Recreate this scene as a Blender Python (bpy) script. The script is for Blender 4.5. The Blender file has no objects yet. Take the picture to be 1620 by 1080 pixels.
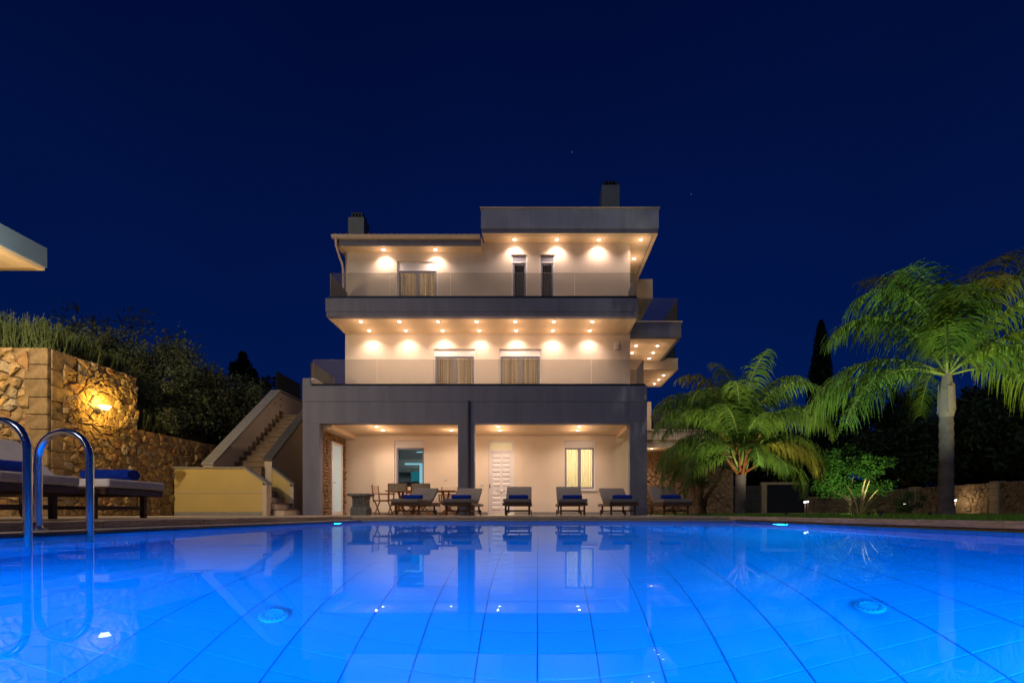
import bpy, math, random
import numpy as np
from mathutils import Vector, Matrix

R = math.radians
random.seed(7)
rng = np.random.default_rng(7)
scene = bpy.context.scene
COL = scene.collection

# ---------------------------------------------------------------- camera
cam_d = bpy.data.cameras.new('camera')
cam = bpy.data.objects.new('camera', cam_d)
COL.objects.link(cam)
cam_d.sensor_width = 36.0
cam_d.lens = 16.0
cam_d.shift_x = -40.0 / 1620.0
cam_d.shift_y = 271.0 / 1620.0
cam_d.clip_start = 0.02
cam_d.clip_end = 1500
cam.location = (0, 0, 0.17)
cam.rotation_euler = (R(90), 0, 0)
scene.camera = cam

# ---------------------------------------------------------------- night sky
world = bpy.data.worlds.new('World')
scene.world = world
world.use_nodes = True
wn, wl = world.node_tree.nodes, world.node_tree.links
bg = wn['Background']
tc = wn.new('ShaderNodeTexCoord')
sep = wn.new('ShaderNodeSeparateXYZ')
ramp = wn.new('ShaderNodeValToRGB')
wl.new(tc.outputs['Generated'], sep.inputs[0])
wl.new(sep.outputs['Z'], ramp.inputs[0])
ramp.color_ramp.elements[0].position = 0.0
ramp.color_ramp.elements[0].color = (0.0004, 0.0105, 0.078, 1)
ramp.color_ramp.elements[1].position = 0.75
ramp.color_ramp.elements[1].color = (0.0004, 0.0038, 0.038, 1)
e = ramp.color_ramp.elements.new(0.35)
e.color = (0.0004, 0.0070, 0.062, 1)
sn = wn.new('ShaderNodeTexNoise'); sn.inputs['Scale'].default_value = 1.3; sn.inputs['Detail'].default_value = 3
wl.new(tc.outputs['Generated'], sn.inputs['Vector'])
smr = wn.new('ShaderNodeMapRange'); smr.inputs[1].default_value = .3; smr.inputs[2].default_value = .7; smr.inputs[3].default_value = .86; smr.inputs[4].default_value = 1.14
wl.new(sn.outputs['Fac'], smr.inputs[0])
smul = wn.new('ShaderNodeMix'); smul.data_type = 'RGBA'; smul.blend_type = 'MULTIPLY'; smul.inputs[0].default_value = 1
wl.new(ramp.outputs[0], smul.inputs[6]); wl.new(smr.outputs[0], smul.inputs[7])
vo = wn.new('ShaderNodeTexVoronoi'); vo.inputs['Scale'].default_value = 9
wl.new(tc.outputs['Generated'], vo.inputs['Vector'])
st_r = wn.new('ShaderNodeMapRange'); st_r.inputs[1].default_value = .0; st_r.inputs[2].default_value = .012; st_r.inputs[3].default_value = .13; st_r.inputs[4].default_value = 0
wl.new(vo.outputs['Distance'], st_r.inputs[0])
sad = wn.new('ShaderNodeMix'); sad.data_type = 'RGBA'; sad.blend_type = 'ADD'; sad.inputs[0].default_value = 1
wl.new(smul.outputs[2], sad.inputs[6]); wl.new(st_r.outputs[0], sad.inputs[7])
wl.new(sad.outputs[2], bg.inputs['Color'])
bg.inputs['Strength'].default_value = 1.0

# soft moonlight added as frontal fill from behind the camera: a weak, wide lamp
moon_fill_d = bpy.data.lights.new('moon_fill', 'SUN')
moon_fill_d.energy = 0.30
moon_fill_d.angle = R(14)
moon_fill_d.color = (0.80, 0.88, 1.0)
moon_fill = bpy.data.objects.new('moon_fill', moon_fill_d)
COL.objects.link(moon_fill)
moon_fill.rotation_euler = (R(50), 0, R(-22))

vs = scene.view_settings
vs.view_transform = 'Standard'
vs.look = 'None'
vs.gamma = 1
vs.use_curve_mapping = False
vs.exposure = 0.0
scene.render.engine = 'CYCLES'
scene.cycles.caustics_refractive = False
scene.cycles.caustics_reflective = False
scene.cycles.max_bounces = 10
scene.cycles.transparent_max_bounces = 16
scene.cycles.sample_clamp_indirect = 3.0
scene.cycles.use_light_tree = True

# ---------------------------------------------------------------- helpers
def link(o, parent=None):
    COL.objects.link(o)
    if parent is not None:
        o.parent = parent
    return o

def tag(o, label=None, cat=None, group=None, kind=None):
    if label: o['label'] = label
    if cat: o['category'] = cat
    if group: o['group'] = group
    if kind: o['kind'] = kind
    return o

def empty(name, loc=(0, 0, 0), rz=0, label=None, cat=None, group=None):
    o = bpy.data.objects.new(name, None)
    o.empty_display_size = 0.2
    link(o)
    o.location = loc
    o.rotation_euler = (0, 0, rz)
    return tag(o, label, cat, group)

def kids(o):
    return [c for c in bpy.data.objects if c.parent == o]

def copy_tree(o, parent=None, memo=None):
    if memo is None:
        memo = {}
        for c in bpy.data.objects:
            if c.parent is not None:
                memo.setdefault(c.parent.name, []).append(c)
    c = o.copy()
    COL.objects.link(c)
    c.parent = parent
    for ch in memo.get(o.name, []):
        copy_tree(ch, c, memo)
    return c

class MB:
    """collects shapes, then links them as one mesh object"""
    def __init__(s):
        s.v = []; s.f = []
    def add(s, vs_, fs):
        n = len(s.v)
        s.v += [tuple(p) for p in vs_]
        s.f += [tuple(i + n for i in f) for f in fs]
        return s
    def box(s, x0, x1, y0, y1, z0, z1):
        if x1 < x0: x0, x1 = x1, x0
        if y1 < y0: y0, y1 = y1, y0
        return s.add([(x0,y0,z0),(x1,y0,z0),(x1,y1,z0),(x0,y1,z0),(x0,y0,z1),(x1,y0,z1),(x1,y1,z1),(x0,y1,z1)],
                     [(0,3,2,1),(4,5,6,7),(0,1,5,4),(1,2,6,5),(2,3,7,6),(3,0,4,7)])
    def bar(s, a, b, w, h, up=(0,0,1)):
        a = Vector(a); b = Vector(b); d = (b - a).normalized()
        up = Vector(up)
        if abs(d.dot(up)) > .98: up = Vector((0,1,0))
        sx = d.cross(up).normalized(); uy = sx.cross(d).normalized()
        vs_ = []
        for p in (a, b):
            for i, j in ((-1,-1),(1,-1),(1,1),(-1,1)):
                vs_.append(p + sx * (i*w/2) + uy * (j*h/2))
        return s.add(vs_, [(3,2,1,0),(4,5,6,7),(0,1,5,4),(1,2,6,5),(2,3,7,6),(3,0,4,7)])
    def tube(s, pts, rad, n=12, cap=True):
        pts = [Vector(p) for p in pts]
        if not isinstance(rad, (list, tuple)): rad = [rad] * len(pts)
        rings = []
        prev = None
        for i, p in enumerate(pts):
            d = (pts[min(i+1, len(pts)-1)] - pts[max(i-1, 0)]).normalized()
            if prev is None:
                ref = Vector((0,0,1)) if abs(d.z) < .9 else Vector((1,0,0))
                a = d.cross(ref).normalized()
            else:
                a = (prev - d * prev.dot(d)).normalized()
            prev = a
            b = d.cross(a)
            rings.append([p + (a*math.cos(2*math.pi*k/n) + b*math.sin(2*math.pi*k/n)) * rad[i] for k in range(n)])
        vs_ = [q for r_ in rings for q in r_]
        fs = []
        for i in range(len(pts)-1):
            for k in range(n):
                k2 = (k+1) % n
                fs.append((i*n+k, i*n+k2, (i+1)*n+k2, (i+1)*n+k))
        if cap:
            fs.append(tuple(range(n-1, -1, -1)))
            fs.append(tuple((len(pts)-1)*n + k for k in range(n)))
        return s.add(vs_, fs)
    def lathe(s, prof, n=20, c=(0,0,0)):
        vs_ = []
        for r_, z in prof:
            for k in range(n):
                a = 2*math.pi*k/n
                vs_.append((c[0]+r_*math.cos(a), c[1]+r_*math.sin(a), c[2]+z))
        fs = []
        for i in range(len(prof)-1):
            for k in range(n):
                k2 = (k+1) % n
                fs.append((i*n+k, i*n+k2, (i+1)*n+k2, (i+1)*n+k))
        if prof[0][0] > 1e-6: fs.append(tuple(range(n-1, -1, -1)))
        if prof[-1][0] > 1e-6: fs.append(tuple((len(prof)-1)*n + k for k in range(n)))
        return s.add(vs_, fs)
    def prism(s, poly, axis, a, b):
        """poly = outline in the two other axes, extruded along axis from a to b"""
        def P(u, v, w):
            return (w, u, v) if axis == 'x' else ((u, w, v) if axis == 'y' else (u, v, w))
        n = len(poly)
        vs_ = [P(u, v, a) for u, v in poly] + [P(u, v, b) for u, v in poly]
        fs = [tuple(range(n)), tuple(range(2*n-1, n-1, -1))]
        for i in range(n):
            j = (i+1) % n
            fs.append((i, i+n, j+n, j))
        return s.add(vs_, fs)
    def mesh(s, name, m=None, smooth=False, fix=True):
        me = bpy.data.meshes.new(name)
        me.from_pydata(s.v, [], s.f)
        if fix and len(s.f) < 4000:
            import bmesh
            bm = bmesh.new(); bm.from_mesh(me)
            bmesh.ops.recalc_face_normals(bm, faces=bm.faces)
            bm.to_mesh(me); bm.free()
        if smooth:
            me.shade_smooth()
            try: me.set_sharp_from_angle(angle=R(40))
            except Exception: pass
        if m: me.materials.append(m)
        return me
    def build(s, name, m=None, parent=None, smooth=False, bevel=0, fix=True):
        o = bpy.data.objects.new(name, s.mesh(name, m, smooth, fix))
        link(o, parent)
        if bevel:
            b = o.modifiers.new('bevel', 'BEVEL')
            b.width = bevel; b.segments = 2; b.limit_method = 'ANGLE'; b.angle_limit = R(40)
        return o

def box(name, x0, x1, y0, y1, z0, z1, m, parent=None, bevel=0):
    return MB().box(x0, x1, y0, y1, z0, z1).build(name, m, parent, bevel=bevel)

def fast_mesh(name, V, F, m, parent=None, k=4):
    """V (n,3) array, F (m,k) array"""
    me = bpy.data.meshes.new(name)
    me.vertices.add(len(V)); me.vertices.foreach_set('co', np.asarray(V, dtype=np.float32).ravel())
    nf = len(F)
    me.loops.add(nf*k); me.loops.foreach_set('vertex_index', np.asarray(F, dtype=np.int32).ravel())
    me.polygons.add(nf)
    me.polygons.foreach_set('loop_start', np.arange(0, nf*k, k, dtype=np.int32))
    me.polygons.foreach_set('loop_total', np.full(nf, k, dtype=np.int32))
    me.update(calc_edges=True)
    me.materials.append(m)
    return link(bpy.data.objects.new(name, me), parent)

# ---------------------------------------------------------------- materials
def mat(name, col, rough=.7, var=.12, scale=5, bump=0., bscale=None, metal=0, col2=None, spec=.4, rot_obj=False, streak=0, sheen=0, trans=0):
    m = bpy.data.materials.new(name)
    m.use_nodes = True
    n, l = m.node_tree.nodes, m.node_tree.links
    b = n['Principled BSDF']
    b.inputs['Roughness'].default_value = rough
    b.inputs['Metallic'].default_value = metal
    b.inputs['Specular IOR Level'].default_value = spec
    if sheen: b.inputs['Sheen Weight'].default_value = sheen
    t = n.new('ShaderNodeTexCoord')
    ns = n.new('ShaderNodeTexNoise'); ns.inputs['Scale'].default_value = scale
    ns.inputs['Detail'].default_value = 8; ns.inputs['Roughness'].default_value = .6
    mp = n.new('ShaderNodeMapping')
    if streak: mp.inputs['Scale'].default_value = streak
    l.new(t.outputs['Object'], mp.inputs[0]); l.new(mp.outputs[0], ns.inputs['Vector'])
    mix = n.new('ShaderNodeMix'); mix.data_type = 'RGBA'
    c2 = col2 or tuple(c * (1 - var*2) for c in col)
    c1 = tuple(min(1, c * (1 + var*.6)) for c in col)
    mix.inputs[6].default_value = (*c2, 1); mix.inputs[7].default_value = (*c1, 1)
    rp = n.new('ShaderNodeMapRange'); rp.inputs[1].default_value = .3; rp.inputs[2].default_value = .7
    l.new(ns.outputs['Fac'], rp.inputs[0]); l.new(rp.outputs[0], mix.inputs[0])
    oi = n.new('ShaderNodeObjectInfo')
    if rot_obj:      # every piece its own tone
        mr = n.new('ShaderNodeMapRange'); mr.inputs[3].default_value = 1 - rot_obj; mr.inputs[4].default_value = 1 + rot_obj
        l.new(oi.outputs['Random'], mr.inputs[0])
        mm = n.new('ShaderNodeMix'); mm.data_type = 'RGBA'; mm.blend_type = 'MULTIPLY'; mm.inputs[0].default_value = 1
        l.new(mix.outputs[2], mm.inputs[6]); l.new(mr.outputs[0], mm.inputs[7])
        l.new(mm.outputs[2], b.inputs['Base Color'])
    else:
        l.new(mix.outputs[2], b.inputs['Base Color'])
    if bump:
        nb = n.new('ShaderNodeTexNoise'); nb.inputs['Scale'].default_value = bscale or scale*6
        nb.inputs['Detail'].default_value = 6
        l.new(mp.outputs[0], nb.inputs['Vector'])
        bp = n.new('ShaderNodeBump'); bp.inputs['Strength'].default_value = min(1, bump); bp.inputs['Distance'].default_value = .02
        l.new(nb.outputs['Fac'], bp.inputs['Height']); l.new(bp.outputs[0], b.inputs['Normal'])
    if trans:
        tr = n.new('ShaderNodeBsdfTranslucent'); l.new(b.inputs['Base Color'].links[0].from_socket, tr.inputs[0])
        mx = n.new('ShaderNodeMixShader'); mx.inputs[0].default_value = trans
        l.new(b.outputs[0], mx.inputs[1]); l.new(tr.outputs[0], mx.inputs[2])
        l.new(mx.outputs[0], n['Material Output'].inputs[0])
    return m

def glow(name, col, s):
    m = bpy.data.materials.new(name); m.use_nodes = True
    n, l = m.node_tree.nodes, m.node_tree.links
    n.remove(n['Principled BSDF'])
    em = n.new('ShaderNodeEmission'); em.inputs[0].default_value = (*col, 1); em.inputs[1].default_value = s
    l.new(em.outputs[0], n['Material Output'].inputs[0])
    return m

def glass(name, tint, ior=1.45, rough=.0, haze=0):
    m = bpy.data.materials.new(name); m.use_nodes = True
    n, l = m.node_tree.nodes, m.node_tree.links
    n.remove(n['Principled BSDF'])
    t = n.new('ShaderNodeBsdfTransparent'); t.inputs[0].default_value = (*tint, 1)
    g = n.new('ShaderNodeBsdfGlossy'); g.inputs['Roughness'].default_value = rough
    fr = n.new('ShaderNodeFresnel'); fr.inputs[0].default_value = ior
    mx = n.new('ShaderNodeMixShader')
    src = t.outputs[0]
    if haze:      # diffuse share mixed in to give the glass a lit grey haze
        df = n.new('ShaderNodeBsdfDiffuse'); df.inputs[0].default_value = (.8, .8, .78, 1)
        tl = n.new('ShaderNodeBsdfTranslucent'); tl.inputs[0].default_value = (.8, .8, .78, 1)
        a1 = n.new('ShaderNodeMixShader'); a1.inputs[0].default_value = .5
        l.new(df.outputs[0], a1.inputs[1]); l.new(tl.outputs[0], a1.inputs[2])
        a2 = n.new('ShaderNodeMixShader'); a2.inputs[0].default_value = haze
        l.new(t.outputs[0], a2.inputs[1]); l.new(a1.outputs[0], a2.inputs[2]); src = a2.outputs[0]
    l.new(fr.outputs[0], mx.inputs[0]); l.new(src, mx.inputs[1]); l.new(g.outputs[0], mx.inputs[2])
    l.new(mx.outputs[0], n['Material Output'].inputs[0])
    return m

M = {}
M['wall'] = mat('warm white render', (.68, .59, .52), .85, .05, 1.4, .15, 60, streak=(1, 1, .3))
M['wall_porch'] = mat('cream render', (.70, .61, .51), .85, .03, 1.2, .12, 60)
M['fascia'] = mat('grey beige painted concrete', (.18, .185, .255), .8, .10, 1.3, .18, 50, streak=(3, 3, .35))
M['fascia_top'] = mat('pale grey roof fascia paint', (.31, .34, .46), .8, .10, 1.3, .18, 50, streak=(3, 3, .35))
M['soffit'] = mat('soffit paint', (.70, .56, .40), .85, .03, 2, .05, 40)
M['stairpaint'] = mat('pale stair wall render', (.50, .42, .34), .85, .05, 1.5, .15, 50)
M['yellow'] = mat('yellow ochre render', (.50, .38, .15), .85, .05, 1.5, .15, 50)
M['cap'] = mat('grey marble coping', (.26, .25, .25), .5, .12, 8, .05)
M['cap_dark'] = mat('dark marble coping', (.085, .08, .08), .5, .12, 8, .05)
M['white'] = mat('white frame', (.72, .70, .74), .35, .02, 3)
M['sash'] = mat('grey sash', (.22, .23, .30), .4, .03, 3)
M['metal_dark'] = mat('dark aluminium channel', (.03, .035, .05), .4, .05, 3, metal=.5)
M['gutter'] = mat('cream metal gutter', (.62, .50, .40), .4, .03, 3)
M['pipe_grey'] = mat('grey pipe', (.12, .12, .15), .5, .05, 3)
M['chimney'] = mat('grey green chimney render', (.20, .22, .22), .85, .08, 3, .2)
M['black'] = mat('black iron', (.012, .012, .012), .5, .05, 8)
M['rooftile'] = mat('clay roof tile', (.35, .14, .08), .8, .15, 8, .2)
M['curtain'] = mat('striped curtain', (.76, .66, .57), .9, .25, 15, col2=(.27, .20, .16), streak=(1, 1, .01), trans=.5)
M['curtain2'] = mat('cream curtain', (.80, .74, .58), .9, .05, 6, streak=(1, 1, .05), trans=.45)
M['room'] = mat('room wall', (.5, .5, .45), .9, .03, 2)
M['cabinet'] = mat('dark cabinet', (.05, .045, .045), .4, .1, 4)
M['glass'] = glass('window glass', (.86, .88, .88), 1.5)
M['rail_glass'] = glass('balustrade glass', (.84, .84, .82), 1.38, haze=.055)
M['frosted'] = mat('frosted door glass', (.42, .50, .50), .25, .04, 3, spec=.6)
M['step'] = mat('stone step', (.19, .14, .095), .7, .15, 6, .1)
M['deck'] = mat('beige paving', (.46, .39, .29), .7, .1, 3, .15)
M['coping'] = mat('worn travertine coping', (.58, .46, .36), .7, .22, 7, .35, 30, rot_obj=.10, streak=(1, 1, 6))
M['ledge'] = mat('pale gutter ledge', (.42, .38, .32), .6, .08, 5)
M['grass'] = mat('grass blade', (.14, .33, .035), .7, .25, 3, trans=.2)
M['lawn'] = mat('lawn soil', (.05, .10, .02), .95, .25, 2, .4)
M['earth'] = mat('dark earth', (.04, .035, .02), .95, .3, .6, .4)
M['pooltile'] = mat('glazed blue pool tile', (.02, .40, .92), .45, .02, 2, rot_obj=.012)
M['grout'] = mat('blue grout', (.01, .26, .70), .9, .05, 6)
M['poolfit'] = mat('pale plastic inlet', (.05, .55, .85), .4, .03, 4)
M['steel'] = mat('polished steel', (.78, .77, .76), .2, .02, 3, metal=1)
M['stone'] = mat('golden rubble stone', (.31, .215, .11), .9, .22, 7, 1.0, 22, col2=(.16, .105, .05), rot_obj=.25)
M['stone_grey'] = mat('greyish rubble stone', (.29, .235, .16), .9, .22, 7, 1.0, 22, col2=(.17, .14, .10), rot_obj=.25)
M['stone_red'] = mat('rusty rubble stone', (.28, .17, .08), .9, .22, 7, 1.0, 22, col2=(.19, .10, .05), rot_obj=.25)
M['quoin'] = mat('sawn quoin stone', (.25, .175, .095), .9, .25, 6, .8, 24, rot_obj=.14)
M['mortar'] = mat('sandy mortar', (.24, .17, .10), .95, .15, 9, .6)
M['cladstone'] = mat('orange brown cladding stone', (.34, .21, .11), .9, .3, 9, 1.0, 26, col2=(.14, .085, .045))
M['gardenstone'] = mat('garden wall stone', (.24, .16, .085), .9, .3, 4, 1.0, 18, col2=(.10, .065, .035))
M['pier'] = mat('pier stone', (.30, .22, .14), .9, .15, 5, .5)
M['wood'] = mat('dark teak', (.10, .045, .02), .5, .25, 4, .1, streak=(12, 1, 12))
M['wood_red'] = mat('red teak', (.30, .105, .03), .45, .25, 4, .1, streak=(12, 1, 12))
M['cushion'] = mat('grey lounger cushion', (.19, .18, .185), .95, .06, 12, .25, 90)
M['cushion_w'] = mat('pale lounger cushion', (.76, .74, .74), .95, .05, 12, .25, 90)
M['towel'] = mat('royal blue towel', (.008, .05, .50), .95, .2, 30, .8, 160)
M['canvas'] = mat('cream canvas', (.62, .52, .42), .9, .06, 12, .2, 90)
M['canvas_t'] = mat('taupe canvas', (.30, .24, .18), .9, .06, 12, .2, 90)
M['granite'] = mat('grey stone', (.16, .16, .17), .8, .2, 14, .5)
M['bulb'] = glow('warm lamp', (1, .80, .58), 22)
M['bulb_wall'] = glow('wall lamp shade', (1, .72, .25), 9)
M['bulb_white'] = glow('garden lamp', (.95, .85, 1.0), 6)
M['led'] = glow('teal strip', (.35, .78, .92), .9)
M['teal'] = glow('lit teal screen', (.03, .25, .32), .6)
M['pool_lamp'] = glow('pool lamp', (.15, .65, 1), 5)

def leafmat(name, c, c2, rough=.55, trans=.3, scale=1.2):
    return mat(name, c, rough, .3, scale, col2=c2, trans=trans, spec=.35)
M['palm'] = leafmat('palm leaf', (.125, .20, .03), (.05, .115, .02), trans=.35)
M['palm_y'] = leafmat('yellowing palm leaf', (.22, .20, .03), (.10, .12, .02), trans=.35)
M['palm_stem'] = mat('palm rachis', (.17, .22, .06), .5, .2, 5)
M['palm_dead'] = mat('dry palm sheath', (.20, .07, .03), .8, .3, 6)
M['palm_trunk'] = mat('palm trunk', (.13, .105, .11), .85, .2, 4, .5, 18, col2=(.06, .05, .045))
M['crownshaft'] = mat('palm sheath', (.115, .10, .11), .7, .3, 7, .4, col2=(.18, .14, .10))
M['bark'] = mat('bark', (.16, .11, .07), .9, .25, 7, .7)
M['rosemary'] = leafmat('rosemary', (.10, .13, .05), (.05, .075, .03))
M['olive'] = leafmat('olive leaves', (.10, .12, .065), (.05, .07, .04))
M['darkleaf'] = leafmat('dark leaves', (.055, .085, .03), (.02, .035, .012))
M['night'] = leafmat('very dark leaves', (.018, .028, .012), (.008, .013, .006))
M['citrus'] = leafmat('citrus leaves', (.06, .15, .02), (.025, .07, .012))
M['flax'] = leafmat('striped flax', (.42, .36, .20), (.16, .17, .06), scale=9)

_b = M['frosted'].node_tree.nodes['Principled BSDF']      # emission in the pane stands in for light from the room behind
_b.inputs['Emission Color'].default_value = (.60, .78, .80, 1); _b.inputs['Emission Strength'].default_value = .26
def lamp(kind, loc, energy, col, parent, size=.03, cone=None, blend=.5, rot=None):
    d = bpy.data.lights.new('lamp_light', kind)
    d.energy = energy; d.color = col
    if kind in ('POINT', 'SPOT'): d.shadow_soft_size = size
    if kind == 'SPOT':
        d.spot_size = R(cone); d.spot_blend = blend
    o = bpy.data.objects.new('lamp_light', d)
    link(o, parent); o.location = loc; o.visible_glossy = False
    if rot: o.rotation_euler = rot
    return o
# ================================================================ GROUND, POOL, DECK
PX0, PX1, PY0, PY1 = -3.55, 4.0, -1.2, 9.15      # the pool
DZ = .10                                          # deck level above the water
POOLD = 1.8
def ring(name, x0, x1, y0, y1, hx0, hx1, hy0, hy1, z0, z1, m):
    b = MB()
    for a in ((x0, hx0, y0, y1), (hx1, x1, y0, y1), (hx0, hx1, y0, hy0), (hx0, hx1, hy1, y1)):
        b.add([(a[0],a[2],z1),(a[1],a[2],z1),(a[1],a[3],z1),(a[0],a[3],z1)], [(0,1,2,3)])
    return b.build(name, m)
tag(ring('ground', -300, 300, -100, 500, PX0-.35, PX1+.3, PY0-.4, PY1+.3, 0, .05, M['earth']), kind='structure')

deck = MB()
deck.box(-13.5, -4.2, -3, 12.0, .055, DZ)
deck.box(-13.5, 4.35, 12.0, 24, .055, DZ)
deck.box(-4.2, 4.35, 9.8, 12.0, .055, DZ)
tag(deck.build('pool_deck', M['deck']), kind='structure')
lawn = MB()
lawn.add([(4.36,-3,.085),(60,-3,.085),(60,60,.085),(4.36,60,.085)], [(0,1,2,3)])
tag(lawn.build('lawn_ground', M['lawn']), kind='structure')

basin = MB()
z0 = -POOLD
basin.add([(PX0,PY0,z0-.008),(PX1,PY0,z0-.008),(PX1,PY1,z0-.008),(PX0,PY1,z0-.008)], [(0,1,2,3)])
pool = basin.build('pool_basin', M['grout'], fix=False)
tag(pool, kind='structure')
# basin walls, tiled (the joints are real gaps before a grout sheet)
wb = MB()
g = .006
for (a, b, n) in (((PX0,PY0),(PX0,PY1),(1,0)), ((PX0,PY1),(PX1,PY1),(0,-1)), ((PX1,PY1),(PX1,PY0),(-1,0)), ((PX1,PY0),(PX0,PY0),(0,1))):
    wb.add([(a[0],a[1],z0-.008),(b[0],b[1],z0-.008),(b[0],b[1],.008),(a[0],a[1],.008)], [(0,1,2,3)])
wb.build('basin_wall', M['grout'], pool, fix=False)
wt = MB()
TH = .15
def walltiles(a, b, nrm, w=.31):
    L = math.hypot(b[0]-a[0], b[1]-a[1]); ux, uy = (b[0]-a[0])/L, (b[1]-a[1])/L
    n = int(L/w); w = L/n
    for i in range(n):
        for j in range(int((POOLD+.0)/TH)):
            s0, s1 = i*w+g, (i+1)*w-g
            h0, h1 = z0+j*TH+g, z0+(j+1)*TH-g
            o = .006
            p = [(a[0]+ux*s+nrm[0]*o, a[1]+uy*s+nrm[1]*o, h) for s, h in ((s0,h0),(s1,h0),(s1,h1),(s0,h1))]
            wt.add(p, [(0,1,2,3)])
walltiles((PX0,PY0),(PX0,PY1),(1,0)); walltiles((PX0,PY1),(PX1,PY1),(0,-1)); walltiles((PX1,PY1),(PX1,PY0),(-1,0)); walltiles((PX1,PY0),(PX0,PY0),(0,1))
tag(wt.build('wall_tile', M['pooltile'], pool, fix=False), kind='stuff')
# floor tiles: near ones as parts
TW, TD = .31, .15
tb = MB()
gx, gy = .006, .0035
def tilebox(mb, cx, cy, h=0., w=TW, d=TD):
    x0, x1, y0, y1 = cx-w/2+gx/2, cx+w/2-gx/2, cy-d/2+gy/2, cy+d/2-gy/2
    e_ = .003
    za, zb, zc = -.0075, -.002+h, h
    mb.add([(x0,y0,za),(x1,y0,za),(x1,y1,za),(x0,y1,za),
            (x0,y0,zb),(x1,y0,zb),(x1,y1,zb),(x0,y1,zb),
            (x0+e_,y0+e_,zc),(x1-e_,y0+e_,zc),(x1-e_,y1-e_,zc),(x0+e_,y1-e_,zc)],
           [(0,1,5,4),(1,2,6,5),(2,3,7,6),(3,0,4,7),(4,5,9,8),(5,6,10,9),(6,7,11,10),(7,4,8,11),(8,9,10,11)])
tilebox(tb, 0, 0)
tmesh = tb.mesh('floor_tile', M['pooltile'])
cands = []
i0, i1 = int(math.ceil((PX0)/TW)), int(math.floor(PX1/TW))
for i in range(i0, i1):
    for j in range(0, int((PY1-PY0)/TD)):
        cands.append(((i+.5)*TW, PY0+(j+.5)*TD))
def inview(c):
    return c[1] > 1.35 and abs(c[0]) < c[1]*1.18+.1
near = sorted([c for c in cands if inview(c)], key=lambda c: math.hypot(c[0], c[1]))[:300]
nearset = set(near)
for c in near:
    o = link(bpy.data.objects.new('floor_tile', tmesh), pool)
    o.location = (c[0], c[1], z0 + random.uniform(-.0008, .0008))
    o.rotation_euler = (random.uniform(-.004,.004), random.uniform(-.004,.004), 0)
fb = MB()
for c in cands:
    if c not in nearset:
        tilebox(fb, c[0], c[1])
for x0_, x1_ in ((PX0, i0*TW), (i1*TW, PX1)):
    for j in range(0, int((PY1-PY0)/TD)):
        tilebox(fb, (x0_+x1_)/2, PY0+(j+.5)*TD, 0, x1_-x0_)
far_tiles = fb.build('floor_tiling', M['pooltile'], pool, fix=False)
far_tiles.location.z = z0
tag(far_tiles, kind='stuff')
# floor inlets: domed covers with slots
for (x, y) in ((-1.42, 2.45), (1.77, 2.42)):
    b = MB().lathe([(.070,0),(.070,.008),(.062,.014),(.046,.018),(.044,.014),(.024,.017),(.0,.018)], 28)
    o = b.build('floor_inlet', M['poolfit'], pool, smooth=True)
    o.location = (x, y, z0+.001)
    sb = MB()
    for k in range(16):
        a = 2*math.pi*k/16
        c_, s_ = math.cos(a), math.sin(a)
        sb.bar((.047*c_, .047*s_, .018), (.061*c_, .061*s_, .0145), .007, .006)
    sb.build('inlet_slot', M['grout'], o)
# underwater lamps
def pool_light(x, y, z, nx, ny, en, size=.26, aim=None):
    ang = math.atan2(ny, nx)
    o = MB().lathe([(.14,0),(.14,.02),(.115,.03)], 24).build('pool_light', M['poolfit'], pool, smooth=True)
    o.location = (x, y, z); o.rotation_euler = (0, R(90), ang)
    b = MB().lathe([(.112,0),(.08,.012),(0,.018)], 24).build('lens', M['pool_lamp'], o, smooth=True)
    b.location = (0, 0, .03)
    d = bpy.data.lights.new('lamp_light', 'AREA'); d.shape = 'DISK'; d.size = size
    d.energy = en; d.color = (.003, .44, 1.0)
    l_ = link(bpy.data.objects.new('lamp_light', d), pool)
    l_.location = (x+nx*.08, y+ny*.08, z)
    l_.rotation_euler = Vector(aim or (nx, ny, -.12)).to_track_quat('-Z', 'Y').to_euler()
PL = 1.45
pool_light(PX1-.006, 7.3, -.55, -1, 0, 260*PL, aim=(-.7, -.55, -.65))
pool_light(PX1-.006, .6, -.55, -1, 0, 120*PL)
pool_light(PX0+.006, 7.9, -.55, 1, 0, 45*PL)
pool_light(PX0+.006, 1.0, -.55, 1, 0, 150*PL)
pool_light(-1.4, PY0+.006, -.55, 0, 1, 150*PL)
pool_light(1.8, PY0+.006, -.55, 0, 1, 130*PL)

# the water
wm = bpy.data.materials.new('pool water'); wm.use_nodes = True
n, l = wm.node_tree.nodes, wm.node_tree.links
n.remove(n['Principled BSDF'])
rfb = n.new('ShaderNodeBsdfRefraction'); rfb.inputs['IOR'].default_value = 1.333; rfb.inputs['Roughness'].default_value = 0
glb = n.new('ShaderNodeBsdfGlossy'); glb.inputs['Roughness'].default_value = 0; glb.inputs['Color'].default_value = (.40, .58, .78, 1)
frn = n.new('ShaderNodeFresnel'); frn.inputs[0].default_value = 1.19
wmx = n.new('ShaderNodeMixShader')
l.new(frn.outputs[0], wmx.inputs[0]); l.new(rfb.outputs[0], wmx.inputs[1]); l.new(glb.outputs[0], wmx.inputs[2])
tcw = n.new('ShaderNodeTexCoord')
nz = n.new('ShaderNodeTexNoise'); nz.inputs['Scale'].default_value = 1.6; nz.inputs['Detail'].default_value = 2
l.new(tcw.outputs['Object'], nz.inputs['Vector'])
bp = n.new('ShaderNodeBump'); bp.inputs['Strength'].default_value = .35; bp.inputs['Distance'].default_value = .0012
l.new(nz.outputs['Fac'], bp.inputs['Height'])
for q_ in (rfb, glb, frn): l.new(bp.outputs[0], q_.inputs['Normal'])
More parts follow.
